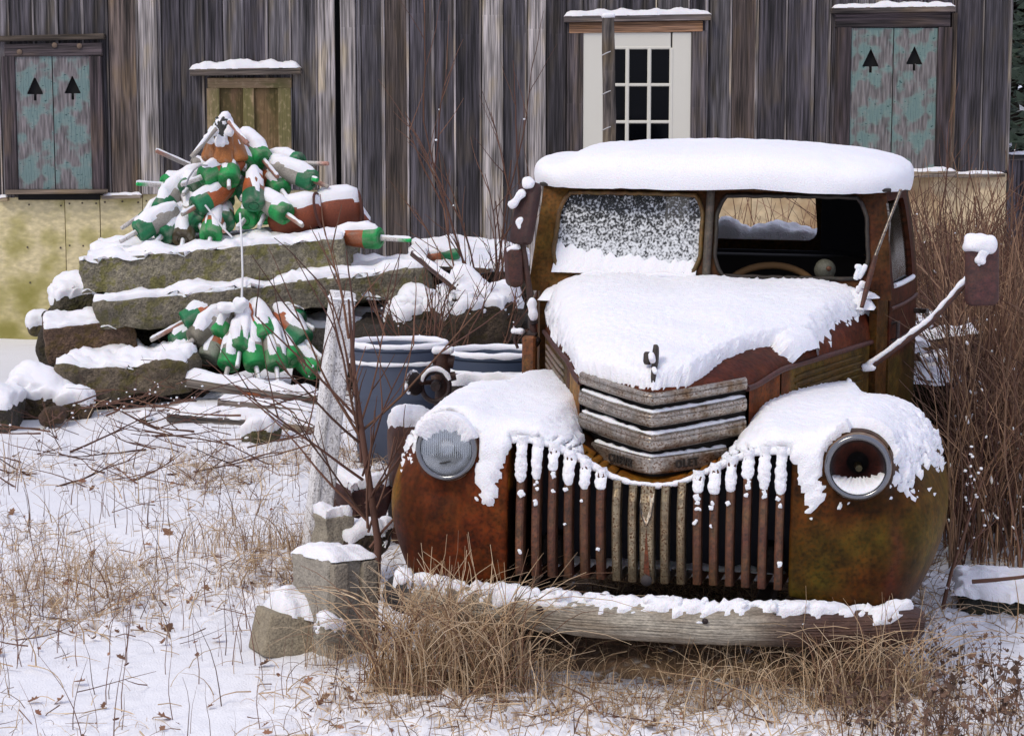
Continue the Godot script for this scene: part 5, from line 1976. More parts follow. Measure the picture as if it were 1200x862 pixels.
	am.box(Vector3(1.34, 0.03, 1.95), xf(Vector3(0, 0.44, -3.62)), 0.005)
	am.box(Vector3(1.34, 0.36, 0.03), xf(Vector3(0, 0.58, -4.6)), 0.005)
	am.box(Vector3(1.34, 0.36, 0.03), xf(Vector3(0, 0.58, -2.66)), 0.005)
	part("bed_floor", am, "rust", bed)
	part("snow_on_floor", pillow(Vector3(1.3, 0.2, 1.9), xf(Vector3(0, 0.455, -3.62)), 30, 30, 0.05), "snow", bed)
	# snow packed on the ledge outside the rear window
	part("rear_window_snow", pillow(Vector3(0.72, 0.085, 0.12), xf(Vector3(0, 1.215, -2.60)), 40, 10, 0.1), "snow", t)
	am = MB.new(); am.col = Color(0.09, 0.06, 0.02)
	am.box(Vector3(0.74, 0.03, 0.12), xf(Vector3(0, 1.19, -2.60)), 0.005)
	part("rear_ledge", am, "rust", t)
	# a dull grey float on the dash
	var fl := thing("grey_float", "dull grey round float on the truck's dashboard by the wheel", "float", truck_xf * tl(967, 316, -1.47))
	am = MB.new(); am.col = Color(0.20, 0.21, 0.17)
	am.lathe([Vector2(0, -0.042), Vector2(0.02, -0.038), Vector2(0.036, -0.022), Vector2(0.042, 0), Vector2(0.036, 0.022), Vector2(0.02, 0.038), Vector2(0, 0.042)], 20, Transform3D(axis_basis(Vector3(0.2, 0.2, 1)), Vector3.ZERO))
	part("body", am, "foam", fl)
	am = MB.new(); am.col = Color(0.25, 0.12, 0.06)
	am.lathe([Vector2(0, 0.040), Vector2(0.010, 0.041), Vector2(0.009, 0.048), Vector2(0, 0.049)], 10, Transform3D(axis_basis(Vector3(0.2, 0.2, 1)), Vector3.ZERO))
	part("plug", am, "rust", fl)

# ------------------------------------------------------------------ buoys
const GREEN := Color(0.02, 0.58, 0.14)
const DKGREEN := Color(0.015, 0.36, 0.14)
const ORANGE := Color(0.78, 0.20, 0.06)
const WHITE := Color(0.66, 0.64, 0.60)

func buoy(label: String, group: String, face: Vector3, ax: Vector3, length: float, r: float, top: Color, end: Color, stick: float, stick_col: Color, tip: Color, snow: float, share: float = 0.31, bend: float = 0.0) -> void:
	# face: centre of the painted end in the world, ax: from the body out through the end
	ax = ax.normalized()
	var o := thing("lobster_buoy", label, "buoy", face - ax * length * 0.5, group)
	var b := axis_basis(ax)
	var xb := Transform3D(b, Vector3.ZERO)
	var h := length * 0.5
	var m := MB.new()
	var pr := []
	var cc := []
	for e in [[0.0, 0.0], [0.30, 0.01], [0.48, 0.05], [0.70, 0.16], [0.86, 0.30], [0.95, 0.45], [1.0, 1.0 - share - 0.01]]:
		pr.append(Vector2(r * e[0], -h + length * e[1])); cc.append(top)
	pr.append(Vector2(r * 1.0, -h + length * (1.0 - share))); cc.append(end)
	pr.append(Vector2(r * 1.0, -h + length * 0.90)); cc.append(end)
	pr.append(Vector2(r * 0.96, -h + length * 0.97)); cc.append(end)
	pr.append(Vector2(r * 0.84, -h + length * 1.0)); cc.append(end)
	pr.append(Vector2(r * 0.45, -h + length * 1.004)); cc.append(end * 0.9)
	pr.append(Vector2(0.0, -h + length * 1.005)); cc.append(end * 0.9)
	m.lathe(pr, 26, xb, cc)
	for i in m.v.size():
		var k := clampf(0.95 + 0.5 * nz(m.v[i] + face, 9.0), 0.6, 1.25)
		m.c[i] = m.c[i] * k
		m.c[i] = m.c[i].lerp(Color(0.55, 0.53, 0.48), clampf(0.9 * nz(m.v[i] + face * 3.0, 14.0) + 0.6 * nz(m.v[i] + face, 45.0) - 0.12, 0.0, 0.55))
		m.v[i] += m.n[i] * 0.003 * nz(m.v[i] + face, 16.0)
	part("foam_body", m, "foam", o)
	var ring := MB.new(); ring.col = end * 0.55
	var rp := []
	var rr := []
	for j in 21:
		var an := TAU * j / 20.0
		rp.append(xb * Vector3(cos(an) * r * 0.46, h + 0.002, sin(an) * r * 0.46)); rr.append(0.0035)
	ring.tube(rp, rr, 5)
	part("end_ring", ring, "foam", o)
	if stick > 0.0:
		var s := MB.new()
		var e0 := xb * Vector3(0, h - 0.02, 0)
		var e1 := xb * Vector3(bend, h + stick * 0.55, 0) + Vector3(0, -0.02 * absf(bend) * 10.0, 0)
		var e2 := xb * Vector3(bend * 2.0, h + stick, 0) + Vector3(0, -0.05 * absf(bend) * 10.0, 0)
		s.tube([e0, e1, e0.lerp(e2, 0.9) if bend == 0.0 else e2.lerp(e1, 0.2), e2], [0.0155, 0.0145, 0.014, 0.013], 9, [stick_col, stick_col, tip, tip])
		part("stick", s, "flaky" if stick_col.r > 0.5 and stick_col.g > 0.5 else "foam", o)
		if absf(ax.y) < 0.8 and rng.randf() < 0.8:
			var sl := MB.new()
			var pp := []
			var rr2 := []
			for j in 12:
				var k := j / 11.0
				var q := e0.lerp(e1, k * 2.0) if k < 0.5 else e1.lerp(e2, k * 2.0 - 1.0)
				pp.append(q + Vector3(0, 0.011, 0)); rr2.append((0.011 + 0.003 * nz(q + face, 20.0)) * (0.6 if j == 0 or j == 11 else 1.0))
			sl.tube(pp, rr2, 7)
			part("snow_line", sl, "snow", o)
	if snow > 0.0:
		var w := PackedFloat32Array(); w.resize(m.v.size())
		for i in m.v.size():
			w[i] = (m.n[i].y - 0.55 + 0.4 * nz(m.v[i] + face, 14.0)) * 2.2
			var along := m.v[i].dot(ax)
			if along > h * 0.9: w[i] -= 1.6
			w[i] -= max(0.0, (along - h * (1.0 - share * 1.9)) / (length * 0.25)) * 1.0
		part("snow_cap", snow_cover(m, w, snow * 0.8, 0.003, 0.6), "snow", o)

func img_dir(deg: float, toward: float) -> Vector3:
	var k := sqrt(1.0 - toward * toward)
	return Vector3(cos(deg_to_rad(deg)) * k, -sin(deg_to_rad(deg)) * k, toward)

func build_buoys() -> void:
	var gu := "lobster buoys heaped on the granite slab"
	var gl := "lobster buoys in the hanging bunch"
	var wst := Color(0.70, 0.66, 0.62)
	var pst := Color(0.68, 0.36, 0.28)
	# label, px, py of the end, image angle, toward, length, top, end colour, stick, stick colour, tip, snow
	var up := [
		["green ended buoy facing the camera just below the top knot", 287, 195, 95, 0.93, 0.28, WHITE, GREEN, 0.05, wst, wst, 0.03],
		["bright green buoy with long pink stick slanting down right below the knot", 309, 188, 44, 0.55, 0.34, ORANGE, GREEN, 0.20, pst, pst, 0.035],
		["green and white buoy at far right pointing right with a pale stick", 353, 191, 0, 0.30, 0.32, WHITE, DKGREEN, 0.20, wst, pst, 0.035],
		["green buoy with a horizontal green tipped stick at the right of the heap", 342, 203, 12, 0.45, 0.30, WHITE, DKGREEN, 0.22, wst, GREEN, 0.035],
		["dark green ringed buoy end in the middle of the heap", 288, 227, 120, 0.90, 0.28, ORANGE, DKGREEN, 0.10, wst, wst, 0.0],
		["orange buoy with green end and pale stick pointing at the camera, right of centre", 330, 224, 45, 0.62, 0.34, ORANGE, GREEN, 0.12, wst, wst, 0.035],
		["green ended buoy left of centre under a thick snow cap", 264, 220, 140, 0.75, 0.28, WHITE, GREEN, 0.11, wst, wst, 0.035],
		["green buoy with a bent hook over its face at upper left", 219, 223, 120, 0.80, 0.28, WHITE, DKGREEN, 0.08, wst, wst, 0.035],
		["upper left buoy with green tipped stick pointing left", 190, 217, 186, 0.35, 0.30, WHITE, GREEN, 0.17, wst, GREEN, 0.035],
		["dark green buoy tucked below the hooked one", 241, 236, 110, 0.85, 0.26, ORANGE, DKGREEN, 0.06, wst, wst, 0.02],
		["bright green buoy standing low with its stick on the slab", 309, 253, 106, 0.70, 0.28, WHITE, GREEN, 0.13, wst, wst, 0.04],
		["light green buoy low in the heap left of the standing one", 286, 258, 125, 0.72, 0.26, WHITE, GREEN, 0.12, wst, wst, 0.03],
		["dark shaded buoy near the bottom centre of the heap", 262, 263, 70, 0.75, 0.28, ORANGE, DKGREEN, 0.10, wst, pst, 0.02],
		["green ended buoy low left with its stick pointing down", 234, 264, 55, 0.55, 0.32, WHITE, DKGREEN, 0.11, wst, wst, 0.04],
		["olive brown ended buoy whose stick hangs over the slab edge", 214, 281, 88, 0.66, 0.30, WHITE, Color(0.14, 0.10, 0.04), 0.14, wst, wst, 0.045],
		["lowest left buoy with a stick leaning over the slab to the left", 189, 277, 128, 0.55, 0.30, WHITE, DKGREEN, 0.16, wst, wst, 0.045],
		["leftmost buoy with a green ringed stick slanting down left", 169, 263, 140, 0.35, 0.32, WHITE, DKGREEN, 0.06, wst, wst, 0.045],
		["snow covered buoy above the leftmost with green lower end", 188, 247, 120, 0.55, 0.28, WHITE, DKGREEN, 0.14, wst, pst, 0.045],
		["snowy buoy at the left edge with a long bare stick reaching out left", 194, 232, 145, 0.20, 0.30, WHITE, WHITE, 0.34, wst, wst, 0.045],
		["snowy buoy at upper left with a grey stick pointing up left", 222, 194, 206, 0.15, 0.30, WHITE, WHITE, 0.23, Color(0.5, 0.48, 0.48), pst, 0.045],
	]
	for q in up:
		var px: float = q[1]
		var py: float = q[2]
		var d := 13.02 + (285.0 - py) * 0.0030
		if q[4] < 0.4: d += 0.10
		buoy(q[0], gu, at(px, py, d), img_dir(q[3], min(0.94, q[4] + 0.17)), q[5], 0.0720 + rf(-0.005, 0.003), q[6], q[7], q[8], q[9], q[10], q[11])
	# filling buoys deeper in the heap that show between the others
	var deep := [[240, 250, 13.35, 100], [262, 240, 13.4, 80], [300, 240, 13.38, 95], [320, 255, 13.35, 60], [215, 250, 13.38, 120], [275, 205, 13.42, 90], [250, 205, 13.45, 130], [310, 215, 13.42, 60], [200, 262, 13.3, 130]]
	var dl := ["snowy orange buoy deep in the heap behind the low left ones", "shaded buoy deep in the heap at its centre", "orange buoy deep behind the ringed green end", "orange buoy behind the bright green standing one", "white topped buoy deep at the left of the heap", "orange topped buoy just under the knot", "snowed in buoy high on the left shoulder of the heap", "orange buoy behind the right shoulder of the heap", "snowy buoy deep at the lower left of the heap"]
	for k in deep.size():
		var q: Array = deep[k]
		buoy(dl[k], gu, at(q[0], q[1], q[2]), img_dir(q[3], 0.6), 0.30, 0.07, ORANGE if k in [0, 2, 3, 5, 7] else WHITE, DKGREEN, 0.0, wst, wst, 0.045)
	var extra := [
		["orange buoy lying across the heap's top left with a white stick", 236, 208, 160, 0.5, ORANGE, GREEN, 13.12, 0.14],
		["bright green buoy wedged below the middle orange float", 268, 212, 80, 0.8, WHITE, GREEN, 13.1, 0.07],
		["orange buoy with dark green end between the two low green ones", 297, 241, 85, 0.7, ORANGE, DKGREEN, 13.02, 0.0],
		["white banded buoy at the heap's right foot with a stick to the right", 336, 252, 30, 0.6, WHITE, GREEN, 13.0, 0.15],
		["tilted green buoy behind the far right pale stick", 368, 212, 20, 0.3, WHITE, DKGREEN, 13.2, 0.10],
		["orange buoy showing its side under the hooked buoy", 228, 243, 150, 0.55, ORANGE, DKGREEN, 13.05, 0.1],
		["low left outlying buoy with a pink stick on the slab edge", 160, 272, 150, 0.4, WHITE, DKGREEN, 13.0, 0.12],
		["green buoy at the bottom between the lowest sticks", 246, 279, 95, 0.75, ORANGE, GREEN, 12.98, 0.08],
	]
	for q in extra:
		buoy(q[0], gu, at(q[1], q[2], q[7]), img_dir(q[3], q[4]), 0.30, 0.07, q[5], q[6], q[8], wst if rng.randf() < 0.6 else pst, wst, 0.03)
	# orange floats hung head up round the knot
	var tops := [["left orange float hung from the snowy knot", 246, 190, 205], ["middle orange float hung from the snowy knot", 262, 193, 268], ["right orange float slanting from the snowy knot", 280, 190, 330]]
	for k in 3:
		var q: Array = tops[k]
		buoy(q[0], "orange floats at the knot", at(q[1], q[2], 13.22 - 0.05 * (k % 2)), Vector3((k - 1) * 0.35, -1, 0.25), 0.30, 0.065, Color(0.80, 0.30, 0.08), Color(0.70, 0.26, 0.06), 0.0, wst, wst, 0.04, 0.3)
	var kn := thing("rope_knot", "snowy rope knot tying the floats at the top of the heap", "rope", at(259, 150, 13.15))
	var m := MB.new(); m.col = Color(0.07, 0.07, 0.06)
	for k in 7:
		var pts := []
		var rr := []
		for j in 9:
			var an := k * 0.9 + j * 0.8
			pts.append(Vector3(cos(an) * 0.035, 0.05 - j * 0.016 + 0.02 * sin(an * 2.0), sin(an) * 0.035)); rr.append(0.008)
		m.tube(pts, rr, 6)
	part("rope", m, "twig", kn)
	m = MB.new()
	for q in [[0.0, 0.02, 0.04], [-0.04, -0.02, 0.045], [0.045, -0.015, 0.04], [0.0, -0.07, 0.055], [-0.07, -0.06, 0.04]]:
		m.rbox(Vector3(q[2] * 1.6, q[2] * 1.6, q[2] * 1.4), q[2] * 0.7, 7, xf(Vector3(q[0], q[1], 0.01)))
	for i in m.v.size(): m.v[i] += m.n[i] * 0.012 * nz(m.v[i], 22.0)
	m.smooth()
	part("snow_cap", m, "snow", kn)
	for k in 2:
		var st := thing("loose_stick", ["pink stick leaning from the knot down to the right", "snowy white stick leaning from the knot down to the left"][k], "stick", at(259, 150, 13.1))
		m = MB.new()
		var a := at([268, 253][k], [142, 150][k], 13.08) - st.position
		var b := at([290, 224][k], [168, 184][k], 13.02) - st.position
		m.tube([a, (a + b) / 2, b], [0.015, 0.015, 0.015], 8, [[pst, wst][k], [pst, wst][k], [pst, wst][k]])
		part("shaft", m, "foam", st)
		m = MB.new()
		m.tube([a + Vector3(0, 0.012, 0), (a + b) / 2 + Vector3(0, 0.013, 0.004), b + Vector3(0, 0.01, 0)], [0.008, 0.013, 0.006], 7)
		part("snow_line", m, "snow", st)
	# the hook over the green buoy
	var hk := thing("wire_hook", "thin grey wire hook bent over the upper left buoys", "hook", at(228, 205, 12.95))
	m = MB.new(); m.col = Color(0.3, 0.3, 0.32)
	var hp := []
	for q in [[217, 219], [221, 208], [227, 199], [235, 193], [243, 194]]: hp.append(at(q[0], q[1], 12.93) - hk.position)
	m.tube(hp, [0.006, 0.006, 0.006, 0.006, 0.006], 6)
	part("wire", m, "satin", hk)
	# terracotta coloured big floats at the right of the heap
	for k in 3:
		var lab: String = ["big terracotta float lying on the slab, left of the pair", "big terracotta float with rope band, right of the pair", "terracotta float standing at the right end behind the pair"][k]
		var c := at([346, 395, 412][k], [253, 247, 258][k], [13.15, 13.25, 13.45][k])
		var o := thing("terracotta_float", lab, "float", c)
		m = MB.new(); m.col = Color(0.36, 0.085, 0.03)
		var ax: Vector3 = [Vector3(1, 0.22, 0.15), Vector3(1, 0.12, -0.25), Vector3(0.5, -0.6, 0)][k]
		var pr := []
		var L: float = [0.34, 0.30, 0.26][k]
		for e in [[0.0, -0.5], [0.5, -0.49], [0.8, -0.42], [0.97, -0.25], [1.0, 0.0], [0.97, 0.25], [0.8, 0.42], [0.5, 0.49], [0.0, 0.5]]: pr.append(Vector2(e[0] * [0.105, 0.125, 0.10][k], e[1] * L))
		m.lathe(pr, 24, Transform3D(axis_basis(ax), Vector3.ZERO))
		for i in m.v.size(): m.c[i] = rust_col(m.v[i] + c, Color(0.42, 0.095, 0.032))
		part("body", m, "foam", o)
		part("snow_cap", snow_cover(m, slope_w(m, 0.55, 0.4, 0.2, 9.0), 0.035, 0.003, 0.6), "snow", o)
		var band := MB.new(); band.col = Color(0.08, 0.03, 0.02)
		var bp := []
		var br := []
		for j in 21:
			var an := TAU * j / 20.0
			bp.append(axis_basis(ax) * Vector3(cos(an) * 0.112, L * 0.46, sin(an) * 0.112)); br.append(0.009)
		if k < 2:
			band.tube(bp, br, 6)
			part("rope_band", band, "twig", o)
	buoy("orange and green buoy at the slab's right end pointing right", "", at(446, 279, 12.95), img_dir(2, 0.35), 0.30, 0.068, ORANGE, GREEN, 0.20, wst, GREEN, 0.04)
	buoy("orange and green buoy lying on the snowy slab behind the blue tubs", "", at(538, 297, 13.35), img_dir(-6, 0.15), 0.24, 0.035, ORANGE, DKGREEN, 0.0, wst, wst, 0.02, 0.45)
	# the lower bunch hanging on a cord
	var lo := [
		["bright green end with a stick leaning left, left of centre in the hanging bunch", 251, 396, 112, 0.62, 0.30, WHITE, GREEN, 0.12, wst, wst, 0.04, 12.5],
		["middle buoy of the hanging bunch with a straight white stick", 280, 413, 92, 0.60, 0.36, WHITE, GREEN, 0.11, wst, wst, 0.045, 12.38],
		["orange buoy with green end and stick down right in the hanging bunch", 313, 396, 60, 0.58, 0.34, ORANGE, GREEN, 0.12, wst, pst, 0.035, 12.45],
		["orange buoy at lower right of the hanging bunch with green end", 345, 423, 45, 0.50, 0.38, ORANGE, GREEN, 0.0, wst, wst, 0.03, 12.42],
		["lowest left buoy of the hanging bunch, green below white", 267, 430, 100, 0.55, 0.30, WHITE, GREEN, 0.15, wst, wst, 0.035, 12.35],
		["lowest middle buoy of the hanging bunch with a green streaked stick", 300, 430, 72, 0.50, 0.36, WHITE, GREEN, 0.17, wst, DKGREEN, 0.045, 12.36],
		["short snowy buoy beside the lowest middle one in the hanging bunch", 324, 431, 80, 0.50, 0.32, WHITE, GREEN, 0.17, wst, wst, 0.045, 12.36],
		["pale lower buoy with orange body in the hanging bunch's left half", 243, 422, 110, 0.55, 0.30, ORANGE, Color(0.40, 0.48, 0.38), 0.0, wst, wst, 0.02, 12.44],
		["small dark green buoy peeping out at the bunch's lower left", 216, 416, 120, 0.60, 0.26, ORANGE, DKGREEN, 0.0, wst, wst, 0.02, 12.52],
		["faded buoy with a long pale stick pointing down left in the bunch", 226, 398, 140, 0.45, 0.30, WHITE, Color(0.36, 0.34, 0.26), 0.21, wst, wst, 0.045, 12.46],
		["uppermost left buoy of the bunch with a long stick to the left", 214, 378, 152, 0.25, 0.34, ORANGE, DKGREEN, 0.22, pst, wst, 0.04, 12.58],
		["outer left buoy of the bunch resting on the flat stone", 203, 404, 150, 0.3, 0.34, ORANGE, DKGREEN, 0.14, wst, pst, 0.035, 12.56],
		["orange sided buoy bright in the middle of the bunch", 296, 411, 80, 0.6, 0.30, ORANGE, GREEN, 0.0, wst, wst, 0.02, 12.44],
		["outer right buoy of the bunch half behind the white post", 371, 436, 40, 0.35, 0.40, WHITE, GREEN, 0.12, wst, GREEN, 0.035, 12.46],
		["upper right snowy buoy of the bunch with dark green end", 352, 378, 25, 0.3, 0.32, WHITE, DKGREEN, 0.10, wst, wst, 0.04, 12.6],
		["right hand buoy of the bunch with a stick towards the white post", 357, 400, 42, 0.35, 0.36, ORANGE, DKGREEN, 0.16, wst, wst, 0.045, 12.52],
	]
	for q in lo:
		buoy(q[0], gl, at(q[1], q[2], q[12]), img_dir(q[3], min(0.9, q[4] + 0.12)), q[5], 0.072 + rf(-0.004, 0.003), q[6], q[7], q[8], q[9], q[10], q[11])
	var cd := thing("cord", "white cord from the slab down to the hanging buoy bunch", "cord")
	m = MB.new(); m.col = Color(0.72, 0.72, 0.72)
	m.tube([at(281, 250, 12.78), at(283, 285, 12.62), at(284, 320, 12.56), at(283, 352, 12.52)], [0.006, 0.006, 0.006, 0.007], 6)
	m.tube([at(240, 240, 12.75), at(262, 268, 12.75), at(272, 278, 12.72)], [0.006, 0.006, 0.006], 6)
	part("strand", m, "plain", cd)
	m = MB.new()
	m.rbox(Vector3(0.09, 0.07, 0.08), 0.03, 8, xf(at(281, 356, 12.48)))
	m.rbox(Vector3(0.16, 0.06, 0.10), 0.028, 8, xf(at(270, 360, 12.5)))
	for i in m.v.size(): m.v[i] += m.n[i] * 0.012 * nz(m.v[i], 20.0)
	m.smooth()
	part("snow_cap", m, "snow", cd)

# ------------------------------------------------------------------ posts, tubs, planks and scrap
func plank(label: String, a: Vector3, b: Vector3, w: float, th: float, col: Color, snow: float, group: String = "", material: String = "wood") -> void:
	var o := thing("plank", label, "plank", (a + b) / 2, group)
	var x := (b - a).normalized()
	var z := x.cross(Vector3.UP).normalized()
	var bs := Basis(x, z.cross(x), z)
	if bs.y.y < 0: bs = Basis(x, -bs.y, -bs.z)
	var m := MB.new()
	wood_box(m, [Vector3((b - a).length(), th, w), Transform3D(bs, Vector3.ZERO)], col, 0.005, true)
	part("board", m, material, o)
	if snow > 0:
		part("snow_cap", pillow(Vector3((b - a).length() * 0.99, snow, w * 0.96), Transform3D(bs, bs.y * th * 0.5), int((b - a).length() / 0.03), 6, 0.12), "snow", o)

func bench(called: String, label: String, cat: String, a: Vector3, b: Vector3, w: float, th: float, col: Color, snow: float) -> void:
	var o := thing(called, label, cat, (a + b) / 2)
	var bs := Basis(Vector3.UP, -atan2(b.z - a.z, b.x - a.x)) * Basis(Vector3.BACK, asin(clampf((b.y - a.y) / (b - a).length(), -1, 1)))
	var L := (b - a).length()
	var m := MB.new()
	wood_box(m, [Vector3(L, th, w), Transform3D(bs, Vector3.ZERO)], col, 0.005, true)
	part("board", m, "wood", o)
	for k in [-0.38, 0.38]:
		var top := bs * Vector3(k * L, -th * 0.5, 0)
		var h: float = o.position.y + top.y + 0.05
		m = MB.new()
		wood_box(m, [Vector3(0.05, h, 0.05), xf(top - Vector3(0, h * 0.5, 0))], col * 0.8, 0.005)
		part("leg", m, "wood", o)
	part("snow_cap", pillow(Vector3(L * 0.99, snow, w * 0.96), Transform3D(bs, bs.y * th * 0.5), int(L / 0.03), 6, 0.12), "snow", o)

func tub(label: String, c: Vector3, rx: float, rz: float, h: float, col: Color) -> void:
	var o := thing("plastic_tub", label, "tub", c)
	var m := MB.new(); m.col = col
	var x := Transform3D(Basis.from_scale(Vector3(rx, 1, rz)), Vector3.ZERO)
	m.lathe([Vector2(0.0, 0.02), Vector2(0.86, 0.0), Vector2(0.93, h * 0.55), Vector2(0.955, h * 0.56), Vector2(0.955, h * 0.60), Vector2(0.94, h * 0.61), Vector2(0.97, h - 0.09), Vector2(1.0, h - 0.085), Vector2(1.01, h - 0.03), Vector2(0.985, h - 0.028), Vector2(0.985, h - 0.02), Vector2(0.93, h - 0.02), Vector2(0.92, h - 0.12), Vector2(0.0, h - 0.14)], 44, x)
	part("body", m, "tub", o)
	m = MB.new(); m.col = col * 1.1
	m.lathe([Vector2(0.985, h - 0.022), Vector2(1.03, h - 0.018), Vector2(1.04, h - 0.004), Vector2(1.0, h + 0.002), Vector2(0.95, h - 0.002), Vector2(0.94, h - 0.02)], 44, x)
	part("rim", m, "tub", o)
	m = MB.new()
	var pts := []
	var rr := []
	for j in 61:
		var an := TAU * j / 60.0
		var p := Vector3(cos(an) * rx * 0.99, h + 0.004, sin(an) * rz * 0.99)
		pts.append(p); rr.append(0.016 + 0.005 * nz(p + c, 9.0))
	m.tube(pts, rr, 8)
	part("snow_rim", m, "snow", o)
	m = MB.new()
	pts = []; rr = []
	for j in 61:
		var an := TAU * j / 60.0
		var p := Vector3(cos(an) * rx * 1.0, h - 0.083, sin(an) * rz * 1.0)
		pts.append(p); rr.append(0.010 + 0.004 * nz(p + c, 11.0))
	m.tube(pts, rr, 7)
	part("snow_ledge", m, "snow", o)
	m = MB.new()
	m.lathe([Vector2(0.93, h - 0.08), Vector2(0.6, h - 0.05), Vector2(0.0, h - 0.03)], 40, x)
	for i in m.v.size(): m.v[i].y += 0.02 * nz(m.v[i] + c, 8.0)
	m.smooth()
	if m.n[60].y < 0: m.flip()
	part("snow_inside", m, "snow", o)

func build_clutter() -> void:
	# white flaking post
	var base := Vector3(-0.80, 0.0, -8.35)
	var o := thing("white_post", "leaning square post with flaking white paint behind the concrete blocks", "post", base)
	var m := MB.new(); m.col = Color(0.98, 0.97, 0.96); m.uvs = Vector2.ONE
	var t0 := at(401, 349, 8.35) - base
	var ax := (t0 - Vector3(0, -0.05, 0)).normalized()
	var bs := axis_basis(ax) * bas(0, 18, 0)
	m.rbox(Vector3(0.092, t0.length() + 0.1, 0.085), 0.006, 14, Transform3D(bs, (t0 - Vector3(0, 0.05, 0)) / 2))
	part("shaft", m, "flaky", o)
	m = MB.new(); m.col = Color(0.72, 0.71, 0.70)
	m.box(Vector3(0.012, t0.length() * 0.98, 0.004), Transform3D(bs, (t0 - Vector3(0, 0.05, 0)) / 2) * xf(Vector3(-0.02, 0, 0.044)), 0.001)
	part("split_edge", m, "flaky", o)
	part("snow_cap", pillow(Vector3(0.10, 0.018, 0.09), Transform3D(bs, t0 + ax * 0.0), 10, 10, 0.1), "snow", o)
	# post in front of the door
	base = at(718, 230, 13.6); base.y = 0
	o = thing("fence_post", "weathered wooden post with wire stubs standing before the white door", "post", base)
	m = MB.new(); m.uvs = Vector2(0.7, 0.7)
	var top := at(713, 20, 13.6) - base
	m.col = Color(0.24, 0.21, 0.18)
	m.rbox(Vector3(0.082, top.length() + 0.1, 0.08), 0.012, 12, Transform3D(axis_basis(top), (top - Vector3(0, 0.1, 0)) / 2))
	for i in m.v.size(): m.v[i] += m.n[i] * 0.004 * nz(m.v[i], 7.0)
	part("shaft", m, "wood_tri", o)
	m = MB.new()
	m.rbox(Vector3(0.085, 0.035, 0.08), 0.017, 8, xf(top + Vector3(0, 0.008, 0), 0, 0, 3))
	part("snow_cap", m, "snow", o)
	m = MB.new(); m.col = Color(0.5, 0.5, 0.5)
	for y in [62, 108, 150]:
		var p := at(711, y, 13.52) - base
		m.tube([p + Vector3(-0.03, -0.015, 0), p + Vector3(0.0, 0.0, 0.02), p + Vector3(0.025, 0.01, 0.02)], [0.003, 0.004, 0.003], 5)
	part("wire_stub", m, "plain", o)
	# tubs
	var ta := at(466, 404, 10.7)
	tub("large slate blue tub on the left behind the shrub", Vector3(ta.x, 0.0, -10.75), 0.245, 0.20, ta.y, Color(0.06, 0.078, 0.115))
	var tb := at(585, 413, 10.5)
	tub("slate blue tub on the right half hidden by the truck", Vector3(tb.x, 0.0, -10.5), 0.25, 0.20, tb.y, Color(0.035, 0.05, 0.085))
	bench("low_bench", "snow topped grey board bench standing low against the right tub", "bench", at(524, 455, 9.7), at(640, 455, 9.6), 0.10, 0.045, Color(0.22, 0.19, 0.15), 0.05)
	plank("snowy board lying among the twigs under the buoy bunch", at(214, 445, 12.25), at(384, 472, 12.0), 0.12, 0.055, Color(0.38, 0.33, 0.27), 0.05)
	plank("second snowy board below the first under the buoys", at(258, 470, 12.0), at(380, 486, 11.9), 0.12, 0.05, Color(0.40, 0.34, 0.28), 0.03)
	plank("lowest snowy board on the ground left of the white post", at(200, 487, 11.7), at(376, 503, 11.5), 0.13, 0.05, Color(0.40, 0.35, 0.30), 0.055)
	plank("rust brown board under the snowy boards beneath the buoys", at(285, 464, 12.1), at(340, 470, 12.1), 0.1, 0.06, Color(0.5, 0.16, 0.06), 0.0)
	bench("snowy_rail", "snowy rail on two stakes in the brambles right of the cab", "rail", at(1060, 407, 9.9), at(1148, 396, 9.7), 0.09, 0.05, Color(0.25, 0.16, 0.10), 0.05)
	plank("short snowy board on the slab behind the tubs", at(505, 312, 13.35), at(575, 316, 13.35), 0.18, 0.03, Color(0.2, 0.15, 0.12), 0.03)
	plank("long snowy pole slanting over the boulders left of the truck", at(483, 296, 12.4), at(560, 358, 12.0), 0.035, 0.035, Color(0.15, 0.10, 0.09), 0.025)
	# rusty scrap left of the truck
	o = rock_thing("rusty_drum", "rusty brown drum standing under snow behind the left fender", "drum", 484, 565, 8.7, Vector3(0.19, 0.56, 0.28), Vector3(0, 10, 0), 0.08, 0.006, 4.0, Color(0.15, 0.055, 0.022), 0.04, 0.45, 24, "rust", 0.3)
	o = rock_thing("scrap_metal", "dark rusty scrap heaped with snow between post and truck", "scrap metal", 424, 612, 8.7, Vector3(0.17, 0.34, 0.24), Vector3(0, 25, 4), 0.02, 0.02, 5.0, Color(0.10, 0.035, 0.025), 0.04, 0.6, 18, "rust")
	rock_thing("rubble_stone", "small dark stone with snow under the truck's left fender", "rubble", 432, 632, 8.0, Vector3(0.18, 0.09, 0.2), Vector3(0, 0, 8), 0.03, 0.02, 6.0, Color(0.13, 0.09, 0.07), 0.03, 0.35, 12)
	# old pump with a wheel between the tubs
	o = thing("rusty_pump", "rusty pump with a snow rimmed wheel between the two tubs", "pump", at(512, 470, 9.5))
	m = MB.new(); m.col = Color(0.10, 0.04, 0.025)
	var P := func(x, y): return at(x, y, 9.5) - o.position
	var a: Vector3 = P.call(520, 478)
	var b: Vector3 = P.call(518, 412)
	m.tube([Vector3(a.x, -o.position.y, a.z), a, a.lerp(b, 0.5), b], [0.06, 0.045, 0.035, 0.04], 10)
	m.tube([P.call(518, 446), P.call(487, 446) + Vector3(0, 0, 0.10)], [0.012, 0.012], 7)
	m.tube([P.call(508, 420), P.call(532, 424)], [0.03, 0.03], 9)
	m.tube([P.call(506, 446), P.call(534, 440)], [0.025, 0.02], 8)
